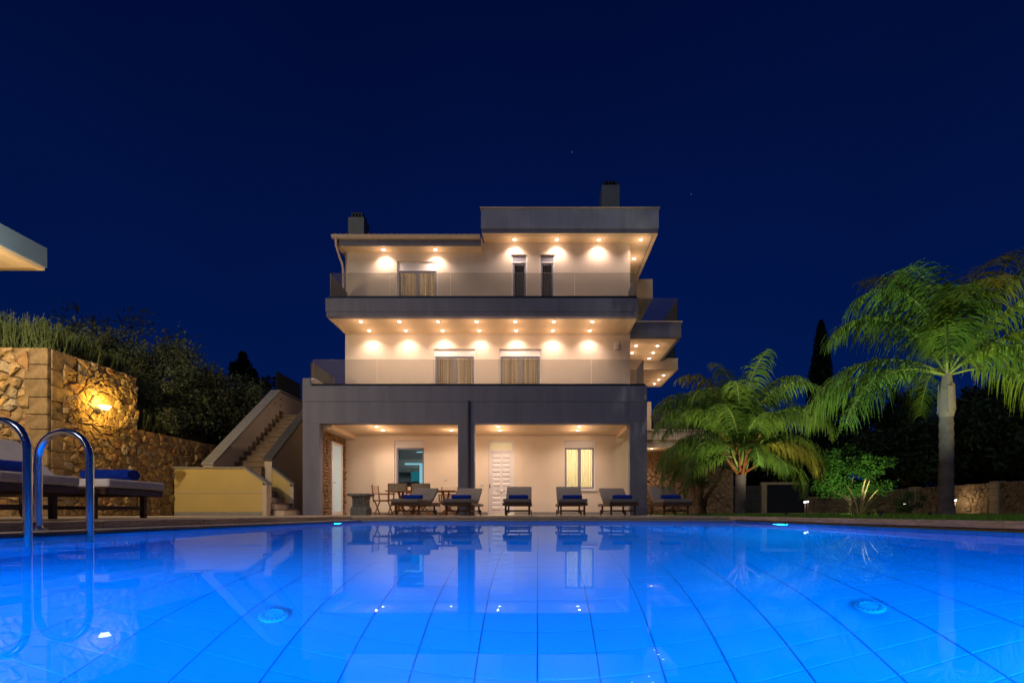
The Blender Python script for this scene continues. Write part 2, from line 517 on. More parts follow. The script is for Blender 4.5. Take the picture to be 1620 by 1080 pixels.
l.new(wmx.outputs[0], n['Material Output'].inputs[0])
wtr = MB()
wtr.add([(PX0,PY0,0),(PX1,PY0,0),(PX1,PY1,0),(PX0,PY1,0)], [(0,1,2,3)])
tag(wtr.build('pool_water', wm, fix=False), kind='structure')

# coping: ledge + stone edge
lg = MB()
lg.box(PX0-.40, PX0+.014, PY0-.3, PY1+.40, .004, .035)
lg.box(PX0+.016, PX1-.012, PY1-.014, PY1+.40, .004, .035)
tag(lg.build('gutter_ledge', M['ledge'], bevel=.006), kind='structure')
cop = MB().box(PX1+.02, PX1+.35, PY0-.3, PY1+.3, -.05, .03).build('pool_edge', M['mortar'])
tag(cop, kind='structure')
def edge_stone(x0, x1, y0, y1, z0=.037, z1=DZ+.002, m='coping'):
    o = MB().box(-(x1-x0)/2+.002, (x1-x0)/2-.002, -(y1-y0)/2+.002, (y1-y0)/2-.002, z0, z1).build('coping_stone', M[m], cop, bevel=.008)
    o.location = ((x0+x1)/2+random.uniform(-.002,.002), (y0+y1)/2+random.uniform(-.002,.002), random.uniform(-.0015,.0015))
y = PY0-.3
while y < PY1+.34:
    y2 = min(y+.62, PY1+.34); edge_stone(-4.2, PX0-.34, y, y2); y = y2
x = PX0-.34
while x < 3.99:
    x2 = x+.645; edge_stone(x, min(x2, 4.35), PY1+.34, 9.8); x = x2
y = PY0-.3
while y < PY1+.33:
    y2 = min(y+.9, PY1+.34); edge_stone(PX1-.01, 4.36, y, y2, .032, .098); y = y2

# grass
nb = 42000
u = rng.random(nb)
gyy = 2.6 + 20*u**1.3
gxx = 4.37 + (13.2) * rng.random(nb)**1.5
far_m = rng.random(nb) < .35
gyy = np.where(far_m, 9.9 + 12*rng.random(nb)**1.5, gyy)
hh = .03 + .055*rng.random(nb)
aa = rng.random(nb)*2*np.pi
w_ = .004 + gyy*.0009
V = np.empty((nb, 3, 3), dtype=np.float32)
V[:,0] = np.stack([gxx-np.cos(aa)*w_, gyy-np.sin(aa)*w_, np.full(nb, .084)], 1)
V[:,1] = np.stack([gxx+np.cos(aa)*w_, gyy+np.sin(aa)*w_, np.full(nb, .084)], 1)
V[:,2] = np.stack([gxx+rng.normal(0,.018,nb), gyy+rng.normal(0,.018,nb), .085+hh], 1)
gr = fast_mesh('grass', V.reshape(-1,3), np.arange(nb*3).reshape(-1,3), M['grass'], None, 3)
tag(gr, 'short green lawn beside the pool coping under the palms', 'grass', kind='stuff')

# ================================================================ VILLA
villa = empty('villa', (-1.6, 15, 0), 0, 'cream three storey villa with lit balconies and a columned porch facing the pool', 'house')
villa.location = (0, 0, 0)
WALLX0, WALLX1 = -6.33, 3.06

def wall_holes(name, x0, x1, z0, z1, y0, y1, holes, m, parent):
    """wall along x between y0 (front) and y1 with rectangular holes (x0,x1,z0,z1)"""
    xs = sorted({x0, x1, *[h[0] for h in holes], *[h[1] for h in holes]})
    zs = sorted({z0, z1, *[h[2] for h in holes], *[h[3] for h in holes]})
    def solid(i, j):
        if i < 0 or j < 0 or i >= len(xs)-1 or j >= len(zs)-1: return False
        cx, cz = (xs[i]+xs[i+1])/2, (zs[j]+zs[j+1])/2
        return not any(h[0] < cx < h[1] and h[2] < cz < h[3] for h in holes)
    b = MB()
    for i in range(len(xs)-1):
        for j in range(len(zs)-1):
            if not solid(i, j): continue
            a, c, d, e_ = xs[i], xs[i+1], zs[j], zs[j+1]
            b.add([(a,y0,d),(c,y0,d),(c,y0,e_),(a,y0,e_)], [(0,1,2,3)])
            b.add([(a,y1,d),(c,y1,d),(c,y1,e_),(a,y1,e_)], [(3,2,1,0)])
            if not solid(i-1, j): b.add([(a,y0,d),(a,y0,e_),(a,y1,e_),(a,y1,d)], [(0,1,2,3)])
            if not solid(i+1, j): b.add([(c,y0,d),(c,y1,d),(c,y1,e_),(c,y0,e_)], [(0,1,2,3)])
            if not solid(i, j-1): b.add([(a,y0,d),(a,y1,d),(c,y1,d),(c,y0,d)], [(0,1,2,3)])
            if not solid(i, j+1): b.add([(a,y0,e_),(c,y0,e_),(c,y1,e_),(a,y1,e_)], [(0,1,2,3)])
    return b.build(name, m, parent, fix=False)

# openings
GW1 = (-4.71, -3.71, .95, 2.56)
GD = (-1.61, -.77, .10, 2.55)
GW2 = (.875, 1.92, .93, 2.56)
L1A = (-3.42, -2.04, 3.36, 5.57)
L1B = (-1.26, .13, 3.36, 5.57)
L2A = (-4.62, -3.28, 6.60, 8.45)
L2B = (-.86, -.33, 6.60, 8.68)
L2C = (.07, .58, 6.60, 8.68)
Y0 = 15.0
wall_holes('wall', WALLX0, WALLX1, DZ, 2.73, Y0, Y0+.25, [GW1, GD, GW2], M['wall_porch'], villa)
wall_holes('wall', WALLX0, WALLX1, 3.35, 6.03, Y0, Y0+.25, [L1A, L1B], M['wall'], villa)
wall_holes('wall', WALLX0, WALLX1, 6.58, 9.055, Y0, Y0+.25, [L2A, L2B, L2C], M['wall'], villa)
# side walls, back wall, slabs
for z_0, z_1 in ((DZ, 2.73), (3.35, 6.03), (6.58, 9.055)):
    box('side_wall', WALLX0, WALLX0+.25, Y0+.252, 24, z_0, z_1, M['wall'], villa)
    box('side_wall', WALLX1-.25, WALLX1, Y0+.252, 24, z_0, z_1, M['wall'], villa)
    box('rear_wall', WALLX0+.26, WALLX1-.26, 23.7, 24, z_0, z_1, M['wall'], villa)
    box('partition_wall', WALLX0+.26, WALLX1-.26, 18.2, 18.3, z_0, z_1, M['room'], villa)
for xx in (-5.6, -2.45, -.35, .35):
    box('partition_wall', xx, xx+.1, Y0+.26, 18.19, DZ, 2.73, M['room'], villa)
box('floor_slab', WALLX0, WALLX1, Y0, 24, 2.735, 3.345, M['wall'], villa)
box('floor_slab', WALLX0, WALLX1, Y0, 24, 6.035, 6.575, M['wall'], villa)

# --- porch: beam, columns, ceiling, terrace
FY = 13.0
box('front_beam', -6.71, 3.14, FY+.012, FY+.25, 2.73, 3.345, M['fascia'], villa)
box('parapet', -6.71, 3.14, FY, FY+.25, 3.352, 3.80, M['fascia'], villa, bevel=.006)
box('rail_channel', -6.45, 3.10, FY+.03, FY+.11, 3.802, 3.865, M['metal_dark'], villa)
box('parapet_stub', -6.71, -6.48, FY, FY+.25, 3.802, 4.02, M['fascia'], villa, bevel=.005)
for a, b in ((-6.71, -6.23), (-2.27, -1.80), (2.65, 3.14)):
    box('column', a, b, FY+.012, FY+.25, DZ, 2.728, M['fascia'], villa, bevel=.006)
box('porch_ceiling', -6.71, 3.14, FY+.252, Y0-.002, 2.735, 3.30, M['soffit'], villa)
box('ceiling_drop', 2.6, 3.0, FY+.254, Y0-.004, 2.61, 2.733, M['soffit'], villa)
box('ceiling_drop', -6.29, -5.98, FY+.254, Y0-.004, 2.60, 2.733, M['soffit'], villa)
box('terrace_floor', -6.71, 3.14, FY+.252, Y0-.003, 3.302, 3.35, M['deck'], villa)
box('side_parapet', 2.9, 3.14, FY+.252, 16.5, 3.352, 3.80, M['fascia'], villa)
box('side_parapet', -6.71, -6.50, FY+.252, 14.8, 3.352, 4.06, M['stairpaint'], villa)
box('parapet_cap', -6.73, -6.48, FY+.255, 14.82, 4.063, 4.09, M['white'], villa)
# skirting on the porch wall
sk = MB()
for a, b in ((-6.0, -1.63), (-.75, 3.0)): sk.box(a, b, Y0-.014, Y0-.001, DZ+.002, DZ+.10)
sk.build('skirting', M['cap'], villa)
# stone clad end wall with glazed door
cw = MB()
cw.box(-6.45, -6.34, FY+.26, Y0, DZ, 2.73)
cw.build('clad_wall', M['mortar'], villa)
cb = MB()
def rough_stone(mb, c, su, sv, U, V_, N, d):
    """irregular little stone, n-gon on the plane U,V with thickness along N"""
    k = random.choice((5, 6, 6, 7))
    rot = random.uniform(0, 6.28)
    pts = []
    for i in range(k):
        a = rot + 2*math.pi*i/k
        r_ = random.uniform(.86, 1.05)
        pts.append((math.cos(a)*su*r_, math.sin(a)*sv*r_))
    vs_ = []
    for s_, h in ((1, 0), (.95, d*.7), (.62, d)):
        for (p, q) in pts:
            jit = random.uniform(-.15, .15)*d if h else 0
            vs_.append(c + U*(p*s_) + V_*(q*s_) + N*(h+jit))
    fs = []
    for r0 in (0, 1):
        for i in range(k):
            j = (i+1) % k
            fs.append((r0*k+i, r0*k+j, (r0+1)*k+j, (r0+1)*k+i))
    fs.append(tuple(2*k+i for i in range(k)))
    mb.add(vs_, fs)
def clad(mb, o, U, L, H, N, sz, d, holes=()):
    o = Vector(o); U = Vector(U); N = Vector(N); V_ = Vector((0,0,1))
    rows = int(H/(sz*.72))
    for j in range(rows):
        for i in range(int(L/sz)+1):
            u_ = (i + .5*(j % 2) + random.uniform(-.15,.15))*sz
            v_ = (j+.5+random.uniform(-.12,.12))*H/rows
            if u_ < .03 or u_ > L-.03: continue
            if any(h[0]-.04 < u_ < h[1]+.04 and h[2] < v_ < h[3]+.03 for h in holes): continue
            rough_stone(mb, o+U*u_+V_*v_, sz*.56, sz*.42, U, V_, N, d*random.uniform(.6,1.3))
clad(cb, (-6.34, FY+.27, DZ), (0,1,0), Y0-FY-.28, 2.62, (1,0,0), .13, .05, holes=((.60,1.40,0,2.3),))
clad(cb, (-6.36, FY+.262, DZ), (1,0,0), .001, 2.62, (0,-1,0), .1, .03)
tag(cb.build('cladding_stone', M['cladstone'], villa, fix=False), kind='stuff')
gd = MB()
dy0, dy1 = 13.87, 14.64
for (a, b, c, d) in ((dy0, dy0+.08, DZ, 2.36), (dy1-.08, dy1, DZ, 2.36), (dy0+.08, dy1-.08, DZ, DZ+.12), (dy0+.08, dy1-.08, 2.27, 2.36)):
    gd.box(-6.34, -6.255, a, b, c, d)
gdo = gd.build('side_door', M['white'], villa, bevel=.006)
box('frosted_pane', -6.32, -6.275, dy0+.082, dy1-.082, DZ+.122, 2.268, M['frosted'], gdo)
MB().tube([(-6.24, dy0+.04, 1.1), (-6.20, dy0+.04, 1.1), (-6.20, dy0+.14, 1.1)], .011, 8).build('handle', M['steel'], gdo, smooth=True)

# --- window and door units
def curtain(parent, x0, x1, z0, z1, y, m, folds=9, amp=.03):
    n_ = folds*8
    b = MB(); vs_ = []
    ph = random.uniform(0, 6)
    for i in range(n_+1):
        t = i/n_; x = x0+(x1-x0)*t
        yy = y + amp*math.sin(t*folds*2*math.pi+ph+.8*math.sin(t*9+ph)) + .3*amp*math.sin(t*37)
        vs_ += [(x, yy*1.0+.01, z0), (x, yy, z1)]
    fs = [(2*i, 2*i+2, 2*i+3, 2*i+1) for i in range(n_)]
    b.add(vs_, fs)
    return b.build('curtain', m, parent, smooth=True, fix=False)

def window_unit(h, name='window', y=Y0, head=.16, sill=True, recess=.07, cm='curtain', jamb=.045, mull=True, box_m='white', leaves=2, curtains=True, low=0, shade=None):
    x0, x1, z0, z1 = h
    ya = y+recess
    b = MB()
    b.box(x0+.002, x0+jamb, ya, ya+.09, z0+.002, z1-.002)
    b.box(x1-jamb, x1-.002, ya, ya+.09, z0+.002, z1-.002)
    b.box(x0+jamb, x1-jamb, ya, ya+.09, z0+.002, z0+jamb)
    b.box(x0+jamb, x1-jamb, ya, ya+.09, z1-head-.035, z1-head)
    root = b.build(name, M['white'], villa, bevel=.004)
    hb = MB()
    hb.box(x0+jamb+.001, x1-jamb-.001, ya+.012, ya+.10, z1-head+.001, z1-.003)
    hb.build('shutter_box', M[box_m], root)
    if shade:      # rolled down slats
        sb = MB()
        for k in range(3):
            sb.box(x0+jamb+.002, x1-jamb-.002, ya+.02, ya+.035, z1-head-.04-.05*(k+1)+.005, z1-head-.04-.05*k)
        sb.build('shutter_slats', M['white'], root)
    zi0, zi1 = z0+jamb+.002, z1-head-.037
    xi0, xi1 = x0+jamb+.002, x1-jamb-.002
    ww = (xi1-xi0)/leaves
    for k in range(leaves):
        a, c = xi0+k*ww+.001, xi0+(k+1)*ww-.001
        s_ = MB(); t = .05
        s_.box(a, a+t, ya+.02, ya+.065, zi0, zi1); s_.box(c-t, c, ya+.02, ya+.065, zi0, zi1)
        s_.box(a+t, c-t, ya+.02, ya+.065, zi0, zi0+t); s_.box(a+t, c-t, ya+.02, ya+.065, zi1-t, zi1)
        s_.build('sash', M['sash'], root)
        box('pane', a+t+.001, c-t-.001, ya+.04, ya+.046, zi0+t+.001, zi1-t-.001, M['glass'], root)
        if curtains:
            curtain(root, a+.02, c-.02, zi0-.02, zi1+.02, ya+.20, M[cm], folds=max(3, int((c-a)/.075)), amp=.018)
    if sill:
        box('sill', x0-.03, x1+.06, y-.05, y+recess+.001, z0-.035, z0-.001, M['white'], root)
    return root
w1 = window_unit(GW1, head=.20, curtains=False, leaves=1)
w2 = window_unit(GW2, head=.20, cm='curtain2')
for h in (L1A, L1B): window_unit(h, 'balcony_door', head=.20, sill=False, recess=.03, box_m='white')
window_unit(L2A, 'balcony_door', head=.26, sill=False, recess=.03)
for h in (L2B, L2C): window_unit(h, 'narrow_window', head=.22, sill=False, recess=.04, leaves=1, box_m='fascia', cm='room')
# kitchen seen through the left window
k = empty('kitchen', (0,0,0)); k.parent = villa
box('cabinet', -5.4, -3.0, 17.4, 18.15, .1, 1.35, M['cabinet'], k)
box('wall_unit', -5.4, -3.75, 17.7, 18.15, 1.75, 2.25, M['room'], k)
ls = MB(); ls.box(-4.95, -4.29, 17.0, 17.04, 1.97, 2.03); ls.box(-4.40, -4.29, 17.0, 17.04, 1.05, 1.968)
ls.build('light_strip', M['led'], k)
box('screen', -4.80, -4.32, 17.30, 17.34, 1.38, 1.74, M['teal'], k)
box('pendant_lamp', -4.32, -4.06, 16.3, 16.4, 2.34, 2.37, M['led'], k)
lamp('POINT', (-4.3, 16.2, 2.2), 16, (.75, .92, 1), villa, .1)
for x_, z_, e_ in ((-2.7, 5.0, 90), (-.6, 5.0, 90), (-4.0, 8.0, 90), (.1, 8.0, 22)):
    lamp('POINT', (x_, 16.4, z_), e_, (1, .72, .45), villa, .15)  # unseen lamps added to brighten the upper curtains from behind
lamp('POINT', (1.3, 16.6, 2.1), 270, (1, .80, .48), villa, .15)
lamp('POINT', (-1.2, 17.3, 2.0), 170, (1, .84, .60), villa, .1)

# entrance door with transom light
x0, x1, z_0, z_1 = GD
dr = MB()
dr.box(x0+.002, x0+.07, Y0+.03, Y0+.14, z_0, z_1-.002); dr.box(x1-.07, x1-.002, Y0+.03, Y0+.14, z_0, z_1-.002)
dr.box(x0+.07, x1-.07, Y0+.03, Y0+.14, z_1-.06, z_1-.002); dr.box(x0+.07, x1-.07, Y0+.03, Y0+.14, 2.17, 2.25)
door = dr.build('entrance_door', M['white'], villa, bevel=.004)
lf = MB()
lf.box(x0+.072, x1-.072, Y0+.06, Y0+.11, z_0+.02, 2.168)
# relief panels in two columns
cx = (x0+x1)/2
for c in range(2):
    a = x0+.125 if c == 0 else cx+.02
    bb = cx-.02 if c == 0 else x1-.125
    for r_ in range(12):
        if r_ in (4,): continue
        zz = z_0+.16+r_*.155
        if zz+.13 > 2.12: continue
        # chamfered raised panel
        lf.add([(a,Y0+.06,zz),(bb,Y0+.06,zz),(bb,Y0+.06,zz+.13),(a,Y0+.06,zz+.13),
                (a+.03,Y0+.038,zz+.03),(bb-.03,Y0+.038,zz+.03),(bb-.03,Y0+.038,zz+.10),(a+.03,Y0+.038,zz+.10)],
               [(0,1,5,4),(1,2,6,5),(2,3,7,6),(3,0,4,7),(4,5,6,7)])
lf.build('leaf', M['white'], door, fix=False)
pb = MB()
pb.tube([(cx-.13, Y0+.0, .92), (cx+.09, Y0+.0, .92)], .013, 8)
pb.tube([(cx-.13, Y0+.0, .92), (cx-.13, Y0+.06, .92)], .018, 8); pb.tube([(cx+.09, Y0+.0, .92), (cx+.09, Y0+.06, .92)], .018, 8)
pb.build('handle', M['steel'], door, smooth=True)
box('keyhole_plate', x0+.03, x0+.055, Y0+.015, Y0+.03, 1.0, 1.12, M['metal_dark'], door)
tm = mat('transom milk glass', (.85, .82, .72), .3, .03, 3, trans=.7)
box('transom_pane', x0+.072, x1-.072, Y0+.08, Y0+.088, 2.252, z_1-.062, tm, door)
# small wall fittings
for (x, z) in ((-3.02, 1.28), (-1.83, 1.12)):
    box('wall_socket', x-.04, x+.04, Y0-.02, Y0-.001, z-.035, z+.035, M['white'], villa, bevel=.004)
ab = box('alarm_box', 2.53, 2.68, Y0-.08, Y0-.001, 5.53, 5.76, M['white'], villa, bevel=.01)

# --- level two balcony
SY = 13.55
box('balcony_fascia', -6.31, 3.01, SY, SY+.2, 6.165, 6.56, M['fascia'], villa, bevel=.005)
box('balcony_slab', -6.29, 2.99, SY+.02, SY+.2, 6.03, 6.162, M['fascia'], villa)
box('balcony_slab', -6.31, 3.01, SY+.202, Y0-.003, 6.06, 6.56, M['soffit'], villa)
tb_ = MB()
tb_.box(-6.31, -6.19, SY+.203, Y0-.004, 6.035, 6.058); tb_.box(2.89, 3.01, SY+.203, Y0-.004, 6.035, 6.058); tb_.box(-6.185, 2.885, SY+.203, SY+.30, 6.035, 6.058)
tb_.build('soffit_trim', M['soffit'], villa)
box('rail_channel', -6.22, 2.97, SY+.03, SY+.11, 6.562, 6.64, M['metal_dark'], villa)
# --- roofs
box('roof_eave', -6.48, -1.80, 14.6, 24.2, 8.75, 8.93, M['fascia'], villa)
box('soffit_board', -6.44, -1.805, 14.64, Y0-.003, 8.735, 8.748, M['soffit'], villa)
box('eave_end', -1.798, -1.792, 14.6, Y0-.002, 8.74, 9.05, M['soffit'], villa)
gt = MB()
gt.prism([(14.46,9.02),(14.47,8.95),(14.53,8.925),(14.598,8.93),(14.598,8.945),(14.54,8.94),(14.49,8.96),(14.485,9.02)], 'x', -6.56, -1.82)
gt.build('gutter', M['gutter'], villa)
dp = MB().tube([(-6.42,14.50,8.93),(-6.42,14.50,8.86),(-6.43,14.54,8.70),(-6.40,14.72,8.45),(-6.37,14.86,8.28),(-6.37,14.93,8.15),(-6.37,14.93,6.6)], .035, 10)
dp.build('downpipe', M['gutter'], villa, smooth=True)
rf = MB().prism([(14.56,8.95),(14.56,9.0),(19.4,10.3),(24.2,9.0),(24.2,8.95)], 'x', -6.52, -1.83)
rf.build('tiled_roof', M['rooftile'], villa)
rt = MB()
for i in range(26):
    xx = -6.45 + i*.18
    rt.tube([(xx,14.50,9.015),(xx,19.4,10.335)], .05, 8)
tag(rt.build('roof_tile_row', M['rooftile'], villa), kind='stuff')
box('roof_fascia', -1.79, 3.86, 14.45, 14.6, 9.20, 9.83, M['fascia_top'], villa, bevel=.005)
box('roof_fascia', 3.72, 3.86, 14.602, 18.5, 9.20, 9.83, M['fascia_top'], villa)
box('roof_cap', -1.82, 3.89, 14.42, 18.53, 9.832, 9.86, M['gutter'], villa)
box('roof_slab', -1.77, 3.84, 14.48, 18.48, 9.07, 9.198, M['fascia'], villa)
box('soffit_board', -1.75, 3.70, 14.60, 18.36, 9.058, 9.068, M['soffit'], villa)
rs = MB(); rs.box(-1.77, 3.84, 14.48, 14.57, 9.05, 9.068); rs.box(3.73, 3.84, 14.572, 18.48, 9.05, 9.068)
rs.build('soffit_trim', M['soffit'], villa)
# chimneys
def chimney(x0, x1, y0, y1, z0, z1):
    c = box('chimney', x0, x1, y0, y1, z0, z1, M['chimney'], villa, bevel=.01)
    b = MB()
    cx, cy = (x0+x1)/2, (y0+y1)/2; w = (x1-x0)*.36
    b.box(cx-w, cx+w, cy-w, cy+w, z1+.001, z1+.03)
    for a in (-1, -.33, .33, 1):
        b.box(cx+a*w*.85-.03, cx+a*w*.85+.03, cy-w, cy-w+.04, z1+.03, z1+.15)
        b.box(cx+a*w*.85-.03, cx+a*w*.85+.03, cy+w-.04, cy+w, z1+.03, z1+.15)
    b.box(cx-w, cx+w, cy-w, cy+w, z1+.15, z1+.19)
    b.lathe([(.06,0),(.09,.03),(.0,.08)], 10, (cx, cy, z1+.19))
    b.build('cowl', M['black'], c)
chimney(-6.28, -5.75, 15.1, 15.6, 8.95, 9.98)
chimney(2.38, 3.04, 16.8, 17.4, 9.87, 12.27)
vp = MB().tube([(-6.40,15.0,9.0),(-6.40,15.0,9.32)], .06, 10); vp.build('vent_pipe', M['chimney'], villa, smooth=True)

# --- side balconies on the right
box('side_balcony', 3.08, 4.81, 15.2, 17.6, 6.03, 6.53, M['fascia'], villa, bevel=.005)
box('soffit_board', 3.10, 4.70, 15.3, 17.58, 6.015, 6.028, M['soffit'], villa)
box('balcony_cap', 3.08, 4.84, 15.17, 15.45, 6.532, 6.57, M['gutter'], villa)
box('side_balcony', 3.08, 5.45, 17.62, 20.1, 5.72, 6.16, M['stairpaint'], villa, bevel=.005)
box('soffit_board', 3.10, 5.35, 17.72, 20.0, 5.705, 5.718, M['soffit'], villa)
box('side_roof', 3.08, 4.47, 17.62, 20.1, 8.48, 9.22, M['stairpaint'], villa)
box('side_wing_wall', 3.08, 4.2, 20.15, 24, .1, 8.29, M['wall'], villa)
box('side_wing_wall', 3.08, 3.6, 18.3, 20.1, 6.18, 8.29, M['wall'], villa)
# lower right extension: slab on the stone wall, small parapet
box('side_terrace', 3.2, 8.0, 17.7, 22.0, 3.02, 3.36, M['stairpaint'], villa)
box('side_terrace_cap', 3.2, 8.05, 17.66, 17.9, 3.362, 3.42, M['gutter'], villa)
box('side_parapet', 4.25, 4.50, 17.95, 20, 3.422, 4.55, M['stairpaint'], villa)
box('side_soffit', 3.2, 8.0, 17.8, 19.0, 2.72, 3.018, M['soffit'], villa)

# --- glass balustrades: each pane its own part
def pane(name, a, b, z0, z1, parent, m=M['rail_glass']):
    o = MB().bar((a[0],a[1],(z0+z1)/2), (b[0],b[1],(z0+z1)/2), .012, z1-z0).build(name, m, parent)
    return o
bal = empty('terrace_balustrade'); bal.parent = villa
xs = [-6.44, -4.60, -2.25, -.15, 1.55, 3.05]
for a, b in zip(xs[:-1], xs[1:]): pane('glass_pane', (a+.006, FY+.07), (b-.006, FY+.07), 3.83, 4.57, bal)
pane('glass_pane', (3.05, FY+.09), (3.05, 14.2), 3.83, 4.57, bal)
pane('glass_pane', (-6.60, FY+.26), (-6.60, 14.8), 4.09, 4.57, bal)
bal = empty('balcony_balustrade'); bal.parent = villa
xs = [-6.20, -4.42, -2.6, -.75, 1.12, 2.96]
for a, b in zip(xs[:-1], xs[1:]): pane('glass_pane', (a+.006, SY+.07), (b-.006, SY+.07), 6.60, 7.34, bal)
pane('glass_pane', (2.96, SY+.09), (2.96, 14.9), 6.60, 7.34, bal)
pane('glass_pane', (-6.20, SY+.09), (-6.20, 14.9), 6.60, 7.34, bal)
bal = empty('side_balustrade'); bal.parent = villa
pane('glass_pane', (3.55, 15.26), (4.70, 15.26), 6.57, 7.36, bal)
pane('glass_pane', (4.72, 15.28), (4.72, 17.5), 6.57, 7.36, bal)
pane('glass_pane', (4.3, 17.7), (5.33, 17.7), 6.17, 6.85, bal)
pane('glass_pane', (5.36, 17.72), (5.36, 20), 6.17, 6.85, bal)
pane('glass_pane', (4.52, 17.78), (6.2, 17.78), 3.43, 4.17, bal)
# --- drain pipe on the middle column
MB().tube([(-1.98, FY-.045, 3.36),(-1.98, FY-.045, DZ+.02)], .05, 12).build('drain_pipe', M['pipe_grey'], villa, smooth=True)

# --- recessed ceiling spots
ringm = MB().lathe([(.05,0),(.068,-.006),(.068,-.012),(.05,-.016),(.046,-.006)], 16).mesh('ceiling_spotlight', M['white'], True)
bulbm = MB().lathe([(.0,-.013),(.046,-.012),(.046,-.008)], 16).mesh('bulb', M['bulb'])
WARM = (1.0, .73, .55)
spot_cache = {}
def ceiling_spot(x, y, z, en, cone=134, blend=.85, parent=villa, col=WARM, glowf=.07):
    o = link(bpy.data.objects.new('ceiling_spotlight', ringm), parent); o.location = (x, y, z-.001)
    b = link(bpy.data.objects.new('bulb', bulbm), o)
    key = (en, cone, blend, col)
    if key not in spot_cache:
        d = bpy.data.lights.new('lamp_light', 'SPOT'); d.energy = en; d.color = col
        d.spot_size = R(cone); d.spot_blend = blend; d.shadow_soft_size = .025
        spot_cache[key] = d
        p = bpy.data.lights.new('lamp_light', 'POINT'); p.energy = en*glowf; p.color = (1, .62, .37); p.shadow_soft_size = .03  # added fill below each spot to brighten the soffit, no fixture there
        spot_cache[key+('p',)] = p
    l_ = link(bpy.data.objects.new('lamp_light', spot_cache[key]), o); l_.location = (0, 0, -.03)
    l_ = link(bpy.data.objects.new('lamp_light', spot_cache[key+('p',)]), o); l_.location = (0, 0, -.28); l_.visible_glossy = False
for x in (-4.77, -1.16, 1.25): ceiling_spot(x, 13.5, 2.735, 52, 165, .9, glowf=.14)
for x in (-4.77, -2.66, -1.16, 1.25): ceiling_spot(x, 14.07, 2.735, 62, 160, .9, glowf=.14)
for i in range(7):
    ceiling_spot(-5.43+1.187*i, 14.69, 6.06, 58 + (i % 3)*5)
    ceiling_spot(-5.43+1.187*i, 14.0, 6.06, 62)
for x in (-5.0, -3.32): ceiling_spot(x, 14.8, 8.735, 66)
for x in (-.74, .63, 2.0, 3.36): ceiling_spot(x, 14.8, 9.058, 70)
ceiling_spot(3.38, 15.9, 9.058, 70)
for x, y in ((3.45,15.9),(4.2,15.9),(3.46,16.6),(4.23,16.6),(4.23,17.2)): ceiling_spot(x, y, 6.015, 36)
for x, y in ((5.08,18.3),(5.04,18.9),(5.02,19.5)): ceiling_spot(x, y, 5.705, 36)
ceiling_spot(4.52, 18.0, 2.72, 90)
# ================================================================ STAIRCASE (left of the villa)
st = empty('outdoor_staircase', (0,0,0), 0, 'outdoor staircase with stone steps climbing to the terrace left of the villa', 'staircase')
# first flight, rising to the left between two low walls
for i in range(4):
    xr = -6.80 - .24*i
    box('step', -9.2 if i == 3 else xr-.30, xr, 12.22, 13.05, DZ+.172*i, DZ+.172*(i+1)-.03, M['stairpaint'], st)
    box('tread', (-9.2 if i == 3 else xr-.30), xr+.03, 12.205, 13.065, DZ+.172*(i+1)-.028, DZ+.172*(i+1), M['step'], st, bevel=.004)
# main flight away from the pool
zb = DZ+.172*4
nst = 15
for i in range(nst):
    z1 = zb + (3.45-zb)*(i+1)/nst
    y0 = 12.35+.205*i
    if y0 < 12.9: continue
    box('step', -8.60, -7.86, y0, y0+.5, z1-.55, z1-.032, M['step'], st)
    box('tread', -8.60, -7.86, y0-.025, y0+.24, z1-.03, z1, M['step'], st, bevel=.004)
    box('skirting_tooth', -8.618, -8.604, y0-.02, y0+.2, z1+.002, z1+.13, M['step'], st)
box('landing', -8.6, -6.73, 15.45, 17.0, 3.2, 3.44, M['step'], st)
# outer wall with sloping cap
MB().prism([(12.1,DZ),(12.1,1.43),(15.25,4.22),(17.0,4.22),(17.0,DZ)], 'x', -8.88, -8.62).build('outer_wall', M['stairpaint'], st)
MB().prism([(12.07,1.44),(12.07,1.50),(15.24,4.29),(17.0,4.29),(17.0,4.235),(15.26,4.235)], 'x', -8.91, -8.59).build('wall_cap', M['cap'], st)
# inner wall
MB().prism([(13.1,DZ),(13.1,1.66),(15.3,3.59),(15.3,DZ)], 'x', -7.85, -7.64).build('inner_wall', M['stairpaint'], st)
MB().prism([(13.07,1.67),(13.07,1.74),(15.3,3.69),(15.3,3.61)], 'x', -7.88, -7.61).build('wall_cap', M['cap_dark'], st)
box('rear_wall', -8.6, -6.73, 15.32, 15.44, DZ, 3.44, M['stairpaint'], st)
# low wall in front
b = MB().prism([(-9.57,DZ),(-9.57,1.34),(-7.72,1.34),(-7.24,.99),(-7.24,DZ)], 'y', 12.0, 12.2)
lw = b.build('low_wall', M['yellow'], st)
MB().prism([(-9.60,1.342),(-9.60,1.385),(-7.71,1.385),(-7.13,.965),(-7.13,.91),(-7.24,.992),(-7.725,1.342)], 'y', 11.97, 12.23).build('wall_cap', M['cap'], lw)
box('end_post', -7.238, -7.13, 11.985, 12.21, DZ, .905, M['stairpaint'], lw)
box('groove_band', -9.56, -7.245, 11.988, 11.999, .70, .72, M['stairpaint'], lw)
box('skirting', -9.56, -7.245, 11.985, 11.999, DZ+.002, DZ+.10, M['cap'], lw)
b = MB().prism([(-7.63,DZ),(-7.63,1.43),(-7.12,1.02),(-7.12,DZ)], 'y', 13.1, 13.26)
lw = b.build('low_wall', M['yellow'], st)
MB().prism([(-7.63,1.432),(-7.63,1.49),(-7.01,1.0),(-7.01,.94),(-7.12,1.022)], 'y', 13.07, 13.29).build('wall_cap', M['cap'], lw)
box('end_post', -7.118, -7.01, 13.085, 13.27, DZ, .935, M['stairpaint'], lw)
pane('glass_pane', (-8.75, 15.26), (-8.75, 16.9), 4.29, 4.92, st)

